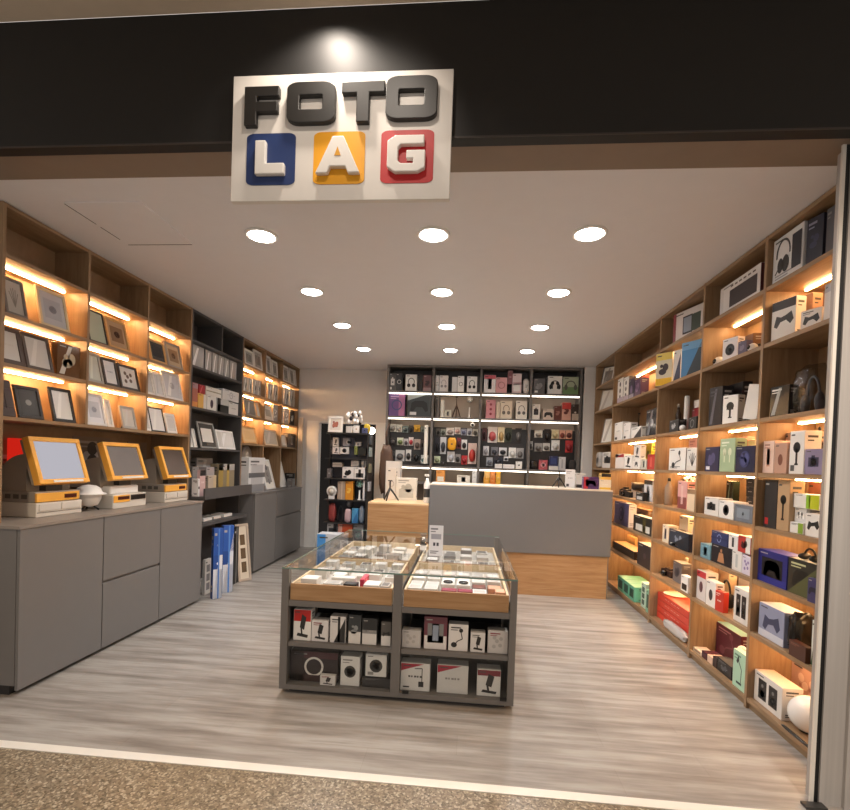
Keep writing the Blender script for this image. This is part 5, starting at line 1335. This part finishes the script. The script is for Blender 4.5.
# lowest board
I('Bo1', 436, 445, 470.5, 'box', 'd8924a', 'low:e6dccc txt:6a4018', 'orange paper bag with white label', ins=.05, d=.09)
I('Bo1', 457, 470, 475.5, 'box', 'dcd6ca', 'phone:4a4642 txt:8a8478', 'low white box with black print', ins=.05, d=.10)
I('Bo1', 473.5, 480, 471, 'box', 'e2e2e0', 'txt:9a9a9a txm:b0b0b0', 'white price card', ins=.02, d=.02)
for q, (a, b, t_, z_) in enumerate(((483.5, 489.5, 477.5, None), (490, 495.5, 477.5, None), (496, 500.5, 471.5, None), (484.5, 490, 471, 1.30), (490.3, 495.3, 471.5, 1.30))):
    I('Bo2', a, b, t_, 'box', ['e0a03c', 'd97c34', 'e2ac40', 'e0b068', 'd88a4c'][q], 'txm:f0d8a8', ['orange film box, lower, divider side', 'dark orange film box, lower', 'tall orange film box', 'pale orange film box, upper', 'peach orange film box, upper'][q], ins=.05, d=.10, **({} if z_ is None else {'zb': z_}))

# ================================================================== COUNTERS
CT = 'standing on the grey counter'
I('C0', 553, 568, 471.5, 'tripod', '17161a', '', 'small black flexible tripod '+CT, full=1, ins=.12, a0=.3)
I('C0', 565.5, 575, 469.5, 'box', 'dcdcde', 'txt:9a9aa0 txm:b0b0b6 lab:3a3a40', 'white price sign behind the tripod, '+CT, full=1, ins=.28, d=.02, n='price_sign', cat='sign')
I('C0', 576, 585, 473, 'box', 'c3c3c0', 'bot:2a2a2c', 'grey monitor box '+CT, full=1, ins=.30, d=.08)
I('C0', 583.5, 599, 477, 'box', '4a2a5c', 'lef:b02c3c win:3c2450 pad:7a5a94', 'purple and red gamepad box '+CT, full=1, ins=.06, d=.08)
I('C0', 599.5, 611, 480, 'box', 'dcd2c0', 'bot:d9b540 txm:e8e2d6', 'white and yellow box at the right end of the grey counter', full=1, ins=.05, d=.09)
I('C0', 601, 611, 473.5, 'box', 'd9b25a', 'top:2a2622', 'yellow box with dark top behind the white and yellow box', full=1, ins=.24, d=.10)
I('W0', 379.5, 397.5, 480.5, 'tripod', '151414', '', 'small black tripod standing on the low oak counter', full=1, ins=.14, a0=.3)
I('W0', 396, 416.5, 478, 'box', 'd9d2c6', 'txt:9a948a blob:a8a296 low:b8b2a6', 'large white printed box standing on the low oak counter', full=1, ins=.42, d=.10)
I('W0', 387, 397, 468, 'box', 'd8cdc0', 'ring:a8988c', 'tall pale box behind the black tripod on the oak counter', full=1, ins=.43, d=.10)
I('W0', 423.5, 430, 474.5, 'bottle', 'e6e4e0', '3a3a3c', 'white spray bottle standing on the low oak counter', full=1, ins=.10, spray=1, capc='dcd8d2')

# ================================================================== GADGET RACK
I('Gt', 328, 342.5, 416.5, 'frame', 'e4e0da', 'flow:8a4a4c blob:a86a5c', 'white box frame with red brown picture', mat='d8d0c8', fw=.03, d=.07, tilt=4, ins=.08)
I('Gt', 341, 361, 409, 'flowers', 'e8e6e4', '', 'white spotted flower bunch', ins=.07)
I('Gt', 346, 351.5, 426, 'box', 'c4c2c0', '', 'small grey box under the flowers', ins=.03, d=.03)
I('Gt', 353.5, 359, 425.5, 'box', 'e2e0dc', 'heart:b89a7a', 'small white box', ins=.03, d=.03)
I('Gt', 362, 367, 428, 'box', '4a5078', 'heart:1c1c2c', 'small blue box', ins=.04, d=.06)
I('Gt', 363.5, 371, 423.5, 'bag', 'c8a838', '', 'yellow and black toy', ins=.16, d=.06, n='soft_toy', cat='toy')
GP = [('a', 327, 331, 440, 446, '5a565a', '', 'small grey packet at the upper edge'), ('a', 332, 338.5, 437.5, 446.3, 'e2e0e2', 'stand:4a484c', 'white packet, upper'), ('a', 342.8, 354.5, 438, 446, '8d8f9a', 'rig:23263a lens:c8c8cc', 'grey camera with dark screen'),
      ('a', 327.5, 331, 448, 454, '48464a', 'heart:e8e8e8', 'small dark packet with white dot'), ('a', 332, 339.5, 446.8, 454, 'dedcde', 'stand:5a585c', 'white packet, lower'), ('a', 340, 348.8, 447, 454, 'e4e2e2', 'lens:1e1e28', 'white packet with black lens'),
      ('a', 350.3, 357.3, 446, 454.5, '8a9448', 'stripe:d8dcae tall:4a5424', 'green packet'), ('a', 358, 366, 448, 455.5, '20231e', '', 'black green packet'), ('a', 355, 361, 442, 446, 'c4c4c6', 'mouse:4a4a52', 'small white tag')]
for l, u0, u1, vt, vb, c, mot, ds in GP:
    I('G'+l, u0, u1, vt, 'box', c, mot, ds, vb=vb, ins=.20, d=.045, n='hanging_packet', cat='package')
I('Gb', 332.5, 342, 462.5, 'box', 'e2dedc', 'band:b4b0ae', 'white goggles box on high ledge', vb=467, ins=.13, d=.11, n='hanging_packet', cat='package')
I('Gb', 351, 359, 460.8, 'box', 'e0dedd', 'txm:b4b4b4', 'white box on high ledge', vb=466.5, ins=.13, d=.11, n='hanging_packet', cat='package')
I('Gb', 361.3, 366.3, 460.5, 'box', 'd6d4d4', 'stripe:5a5a5e', 'white box beside the side panel', vb=467, ins=.13, d=.11, n='hanging_packet', cat='package')
I('Gb', 327, 331, 468.5, 'box', '6a6668', 'heart:c4c4c4', 'small grey box', ins=.05, d=.08)
I('Gb', 342.3, 353.8, 467, 'box', 'dcdada', 'blob:202024 lab:3a3a3a', 'white box with black earbuds', ins=.03, d=.09)
I('Gb', 354.3, 365, 467.5, 'box', 'e0dedc', 'tall:2a2a2c low:3a3a3c', 'white box with black phone', ins=.03, d=.09)
I('Gc', 326, 336.3, 486, 'clock', 'e2e2e2', '', 'white ring light on foot', ins=.05, d=.05, n='ring_light', cat='lamp')
I('Gc', 337.5, 345, 481.3, 'box', 'a89484', 'stripe:c9b49c', 'grey brown box', ins=.04, d=.09)
I('Gc', 345.3, 353, 481.3, 'box', 'd98f26', 'blob:e8b84c', 'orange box', ins=.04, d=.09)
I('Gc', 355.7, 362.7, 480.2, 'fan', 'e0e4e2', '9ad0c0', 'white desk fan with green blades', ins=.03, d=.06)
I('Gc', 363.8, 371.5, 478, 'box', 'd8d6d8', 'flow:a8a4a8', 'white box by the side panel', ins=.03, d=.09)
I('Gd', 328, 335.5, 503, 'bag', '8a3a38', '', 'red and white pouch', ins=.04, d=.07)
I('Gd', 337, 343.5, 505.5, 'headset', '2c2c30', '', 'black headphones', ins=.04, d=.07)
I('Gd', 344, 351, 509, 'bag', 'c4a8b0', '', 'pale pink pouch', ins=.04, d=.07)
I('Gd', 351.8, 358, 508.5, 'box', '4a94c4', 'diag2:2a6aa4', 'bright blue box', ins=.03, d=.07)
I('Gd', 345, 353, 500, 'ball', '9a989a', '', 'grey round gadget on high hook', vb=507.5, ins=.17, n='hanging_gadget', cat='gadget')
I('Gd', 358.8, 364.5, 506, 'bag', '7a8a9c', '', 'grey blue pouch', ins=.04, d=.07)
I('Ge', 327, 337, 522.5, 'box', 'b0b0b0', 'rig:26262a win:3a3a3e', 'grey tablet box', ins=.03, d=.10)
I('Ge', 338, 352, 521, 'box', 'c4532c', 'blob:8a2c1c low:d8b0a0 lef:d9a898', 'orange red box', ins=.03, d=.10)
I('Ge', 353.2, 363.5, 524.5, 'box', '8a8c90', 'txm:b8bcc0', 'grey box', ins=.03, d=.10)
o = I('Ge', 316.5, 347, 534.5, 'box', 'c9ccd2', 'lef:4a94d8 arm:e4e4e8 bot:b4b8c0', 'white appliance box with blue picture on the floor before the gadget rack', full=1, zb=.001, ins=-.45, d=.22)
for q, (u, v, c) in enumerate(((375, 440, '4a4c50'), (377, 452, '8f9a98'), (375, 468, '7c7a60'), (374, 486, 'b4b2b4'))):
    p = at(u, v, 'y', GY+.12); p.x = GX1+.026
    o = k_box('hanging_packet', .14, .022, .13, c, 'txt:c8c8c8', {}); o.location = (p.x, GY+.06, p.z-.07); o.rotation_euler.z = PI/2
    tag(o, ['dark', 'pale green', 'olive', 'white'][q]+' packet hanging on the side of the gadget rack, '+['topmost', 'second down', 'third down', 'lowest'][q], 'package', 'packets on the rack side')

# ================================================================== GLASS CASE
I('Iu0', 293.5, 311, 609.5, 'box', W1, 'cap:b9221e stand:2a2a2a', 'white box with red top', d=.08)
I('Iu0', 311.5, 328, 620.5, 'box', 'dcd8d6', 'stand:201f1f txt:8a3a3a', 'white box with black phone mount', d=.07)
I('Iu0', 330, 345.5, 616.5, 'box', 'd9d5d2', 'stripe:2a2827 wedge:2a2827 txt:555555', 'white box with black speaker', r=0, d=.07)
I('Iu0', 348.3, 361, 615, 'box', '35383a', 'base:d6d2cc blob:8a8c8c', 'dark and white camera mount box', d=.07)
I('Iu0', 362, 377, 618.5, 'box', '2a2b2c', 'base:d9d5d0 band:8a8886 txm:9a9896', 'black topped white box', d=.07)
I('Iu0', 381, 391, 622, 'box', '55524f', 'base:dedad6 pad2:222222', 'grey and white gamepad box', d=.07)
I('Il0', 288, 337, 651.5, 'box', '2b2020', 'top:4a2226 ring:d8d4cc lef:2b2020 bot:3a2420', 'large dark lamp kit box with white ring', d=.10, ins=.05)
I('Il0', 320, 335, 675.5, 'box', 'd9d3cf', 'stand:332828 txt:a05a5a', 'small white box before dark kit box', d=.03, ins=.012)
I('Il0', 340.5, 359.5, 656.5, 'box', 'dcd9d4', 'lens:3a3836 txt:8a8682', 'tall white bulb camera box', d=.08)
I('Il0', 362, 390.5, 678, 'box', '33302f', 'rig:33302f txt:6a6664', 'low dark box, red stripe at end', d=.09, side='8a1f26')
I('Il0', 365.5, 386.5, 654.5, 'box', 'd8d5d0', 'lens:3c3a38 lab:8a8682', 'white camera box on the dark one', vb=676.8, ins=.02, d=.08)
I('Iu1', 401.5, 420.5, 630.5, 'box', 'bdb9b6', 'flow:a8a4a0', 'plain grey white box', d=.07)
I('Iu1', 424, 447, 617, 'box', '6b3a44', 'base:d9d3d0 win:7c7c7c phone:2a2426', 'maroon clear-window box', d=.07)
I('Iu1', 448.5, 468, 624.5, 'box', 'dedad6', 'arm:232121 txt:4a4644', 'white box with black gooseneck holder', d=.07)
I('Iu1', 470.5, 485, 633, 'box', 'd8d4d0', 'stand:2a2624 txt:6a6664', 'white box with small lamp', d=.07)
I('Iu1', 488, 508.5, 631, 'box', 'c2bdb9', 'txt:8a3c44 flow:a8a4a0', 'grey white box by the corner post', d=.07)
I('Il1', 400, 429.5, 663.5, 'box', 'd9d5d1', 'diag:a3283c desk:262424 txm:4a4644', 'white desk lamp box with maroon corner', d=.09)
I('Il1', 437, 468, 665.5, 'box', 'cfcbc7', 'diag:a3283c txm:8a8682', 'white box with maroon corner, middle', d=.09)
I('Il1', 477, 500.5, 670, 'box', 'dad6d1', 'top:7a2a34 stand:2a2827', 'white tablet stand box, red top', d=.09)
# small things lying in the trays (positions in metres on the tray floor)
TZ = .6555
tr = random.Random(5)
def small(x, y, w, d, h, c, top, lab, n='small_box', cat='box', mot=None, rz=0):
    mb = MB(); mb.cbox(-w/2, w/2, -d/2, d/2, 0, h, M(c, .4), .0015)
    if top: mb.add([(-w*.4, -d*.4, h+.0005), (w*.4, -d*.4, h+.0005), (w*.4, d*.4, h+.0005), (-w*.4, d*.4, h+.0005)], [(0, 1, 2, 3)], M(top, .4))
    o = mb.build(n, None, (x, y, TZ), rz); tag(o, lab, cat, 'small goods in the case trays'); return o
LT = 'left front tray of the glass case'
small(-.985, 3.075, .105, .11, .070, 'dad7d3', 'e6e4e0', 'tall white box at the outer corner, '+LT)
small(-.835, 3.06, .11, .09, .050, 'd6d3cf', 'b4b0ac', 'flat white box with grey top, '+LT)
small(-.715, 3.05, .085, .07, .052, '1c1a1a', '3a3838', 'black cube box, '+LT)
small(-.655, 3.18, .028, .16, .065, 'c83a55', 'd85a70', 'bright pink red strip box, '+LT)
small(-.575, 3.06, .10, .12, .058, 'd8d5d1', 'ecebe8', 'white box with glossy top, '+LT)
small(-.49, 3.06, .055, .11, .055, 'cfccc8', '7a7876', 'white box with dark top by the divider, '+LT)
small(-.80, 3.21, .16, .07, .05, 'd4d1cd', 'e2e0dc', 'long white box behind the black cube, '+LT)
cl = ['first', 'second', 'third', 'fourth', 'fifth', 'sixth', 'seventh']
for j in range(3):
    for i in range(5):
        x = -1.0+i*.125+tr.uniform(-.01, .01); y = 3.36+j*.15
        small(x, y, .085, .09, tr.choice((.035, .05, .06)), tr.choice(('d6d3cf', 'c9c6c2', 'dedcd8')), tr.choice(('e8e6e3', '9a9894', '56524f', None)), 'small white box, %s across, %s row back, %s' % (cl[i], cl[j+1], LT))
RT_ = 'right front tray of glass case'
for j in range(4):
    for i in range(6):
        x = -.300+i*.1015; y = 3.055+j*.135
        if j == 0 and i in (2, 3):
            small(x+.012, y, .098, .07, .045, '7d1f33', '93304a', 'maroon box at the front, %s, %s' % (['far from divider', 'near the corner'][i-2] if 0 else ['divider side', 'corner side'][i-2], RT_)); continue
        if j == 0 and i == 5:
            small(.235, y+.02, .06, .09, .05, 'd8a486', 'e2b598', 'pale pink box in the front corner, '+RT_); continue
        if j == 1 and i in (2, 3):
            o = small(x, y, .09, .10, .055, 'e2e0dc', None, 'white watch box with black round watch, %s, %s' % (['divider side', 'corner side'][i-2], RT_), 'watch_box')
            MB().lathe([(.030, .0555), (.033, .060), (.028, .066)], (0, 0, 0), 18, M('141414', .25)).build('watch', o); continue
        if j == 1 and i in (4, 5):
            small(x, y, .09, .10, .04, ['5a2f28', 'b98468'][i-4], ['7a463a', 'd0a084'][i-4], '%s box, second row, %s' % (['dark brown', 'copper coloured'][i-4], RT_)); continue
        small(x, y, .085, .10, tr.choice((.045, .055)), tr.choice(('dddbd8', 'e4e2df', 'd3d1ce')), tr.choice(('edebe8', 'c4c2c0', 'f0efec')), 'small white box, %s across, %s row, %s' % (cl[i], cl[j], RT_))
for s_, X0, nm in ((0, -1.0, 'left'), (1, -.26, 'right')):
    for j in range(3):
        for i in range(4):
            small(X0+i*.14, 3.99+j*.2, .10, .12, tr.choice((.03, .05, .07)), tr.choice(('cfccc8', 'bdb9b4', '8a8784', 'd9d7d3')), tr.choice(('e0deda', '6a6764', None)), 'pale box, %s across, %s row, %s rear tray of glass case' % (cl[i], cl[j], nm))
p = at(435.5, 556, 'z', IZ); pw = at(442.5, 540, 'y', p.y).x-at(428.5, 540, 'y', p.y).x; phh = at(436, 525.5, 'y', p.y).z-IZ
ph = MB().cbox(-pw/2, pw/2, 0, .003, 0, phh, M('d9d9de', .3), .001)
F = Face(pw, phh); draw(F, 'txt:6a6a72 txb:6a6a72'); F.R(.14, .55, .86, .72, '9a9aa4'); F.R(.3, .33, .46, .44, '3a3a42'); F.R(.54, .33, .7, .44, '3a3a42')
paint(ph, F, pw, phh, 0)
ph.box(-pw/2, pw/2, .003, .06, 0, .003, M('c9ccd0', .15))
o = ph.build('price_sign', None, (p.x, p.y, IZ+.0005))
tag(o, 'white price list stand on the glass top of the display case', 'sign')
o = k_bottle('small_bottle', .05, .05, .12, 'c9d2d0', 'e4e4e2', {'mt': PLASTIC, 'capc': 'dcdcda'}); q = at(423, 553, 'z', IZ); o.location = (q.x, q.y, IZ+.0005)
tag(o, 'small clear bottle beside the price list stand on the glass case', 'bottle')

# ================================================================== other things
# notices on the wall behind the kiosks
def notice(y0, y1, z0, z1, c, mot, lab, x=-3.2575, cat='notice', n='notice'):
    mb = MB(); w = y1-y0; h = z1-z0; mb.box(-w/2, w/2, 0, .003, 0, h, M(c, .5)); F = Face(w, h); draw(F, mot); paint(mb, F, w, h, 0)
    o = mb.build(n, None, (x, (y0+y1)/2, z0), PI/2); tag(o, lab, cat); return o
_q = at(6, 466, 'x', -3.258); pass
notice(_q.y-.09, _q.y+.09, 1.12, 1.45, 'c9c6c0', 'txt:6a6a68 txm:55544f fig:8a8884', 'white notice on the back panel at the entrance end, by the largest kiosk', cat='notice')
rs = BX(-.05, .05, 0, .03, 0, .17, emit('red_sign_light', 'f02a1c', .6)).build('lit_sign', None, (-3.225, at(17, 446, 'x', -3.23).y, 1.40), PI/2)
tag(rs, 'glowing red light panel behind the bright screened kiosk', 'sign')
_q = at(92, 460, 'x', -3.258)
notice(_q.y-.21, _q.y+.21, 1.20, 1.62, '8a7767', 'txt:b8aca0 blob:c9c4c0 dots:4a4038', 'brown poster with pale pictures behind the white dome lamp', cat='poster', n='poster')
_q = at(149, 460, 'x', -3.258)
notice(_q.y-.32, _q.y-.04, 1.20, 1.60, '8f7d6e', 'txt:b8aca0 blob:b8b2ac', 'brown poster between the middle and far kiosks', x=-3.2565, cat='poster', n='poster')
# small round lamp and bag by the back door
lp = empty('globe_lamp', (at(372, 420, 'y', 7.3).x, 7.3, 0)); tag(lp, 'small glowing round lamp on a slim stand by the back door', 'lamp')
MB().ell((0, 0, 1.95), (.055, .055, .055), emit('globe_glow', 'fff4e2', 9), 20, 14).build('bulb', lp)
MB().tube([(0, 0, .02), (0, 0, 1.90)], .012, M('d0ccc6')).lathe([(.13, 0), (.12, .018)], (0, 0, 0), 20, M('d0ccc6')).build('stand', lp)
bg = MB(); bm = k_bag('hanging_bag', .20, .16, .75, '5a4234', '', {'rough': .6}); bm.location = (-1.20, 7.15, 1.02)
bm.location.z = 1.0; tag(bm, 'dark brown bag hanging beside the gadget rack', 'bag')
st = MB().tube([(0, 0, .72), (-.02, 0, .9), (.02, .0, 1.05)], .012, M('4a352a', .6)).build('strap', bm)
wbx = BX(-.10, .10, -.1, .1, 0, 1.5, M('d9d0c6', .5)).build('tall_box', None, (-1.40+.32, 6.95, 0.0)); wbx.location = (-1.02, 6.75, 0)
tag(wbx, 'tall pale box standing behind the low oak counter', 'box')
# dome security camera under the back shelf
sp = MB().ell((0, 0, 0), (.035, .035, .035), WHITE, 16, 12).build('security_camera', None, (.06, 7.54, 2.10)); tag(sp, 'small white ball security camera under the second back shelf', 'camera')
MB().ell((0, -.028, 0), (.02, .012, .02), BLACK, 12, 8).build('lens', sp)
MB().tube([(0, .0, .03), (0, .0, .074)], .01, WHITE).build('bracket', sp)

# ================================================================== light
w = bpy.data.worlds.new('mall'); sc.world = w; w.use_nodes = True
bgn = w.node_tree.nodes['Background']; bgn.inputs['Color'].default_value = lin('fff6ee'); bgn.inputs['Strength'].default_value = .7
def spot(name, loc, to, e, ang, blend, col='ffe6c8', r=.05):
    l = bpy.data.lights.new(name, 'SPOT'); l.energy = e; l.spot_size = math.radians(ang); l.spot_blend = blend; l.color = lin(col)[:3]; l.shadow_soft_size = r
    o = bpy.data.objects.new(name, l); COL.objects.link(o); o.location = loc
    o.rotation_euler = (Vector(to)-Vector(loc)).to_track_quat('-Z', 'Y').to_euler(); return o
spot('mall_spot_fascia', (-.70, 2.05, 3.59), (-.70, 2.12, 2.6), 40, 130, .5, 'fff0e0')
spot('mall_spot_sign', (-.45, 1.5, 3.57), (-.63, 2.2, 2.9), 18, 80, .6, 'fff0e0')
spot('post_fill_spot', (1.3, -1.0, 3.55), (2.1, 2.3, 1.3), 420, 42, .6, 'fff2e6')  # added fill spot, out of view, to brighten the grey post
spot('mall_spot_floor', (-2.2, .9, 3.57), (-2.2, 1.3, 0), 110, 110, .6)
spot('mall_spot_floor', (1.6, .9, 3.57), (1.6, 1.4, 0), 110, 110, .6)
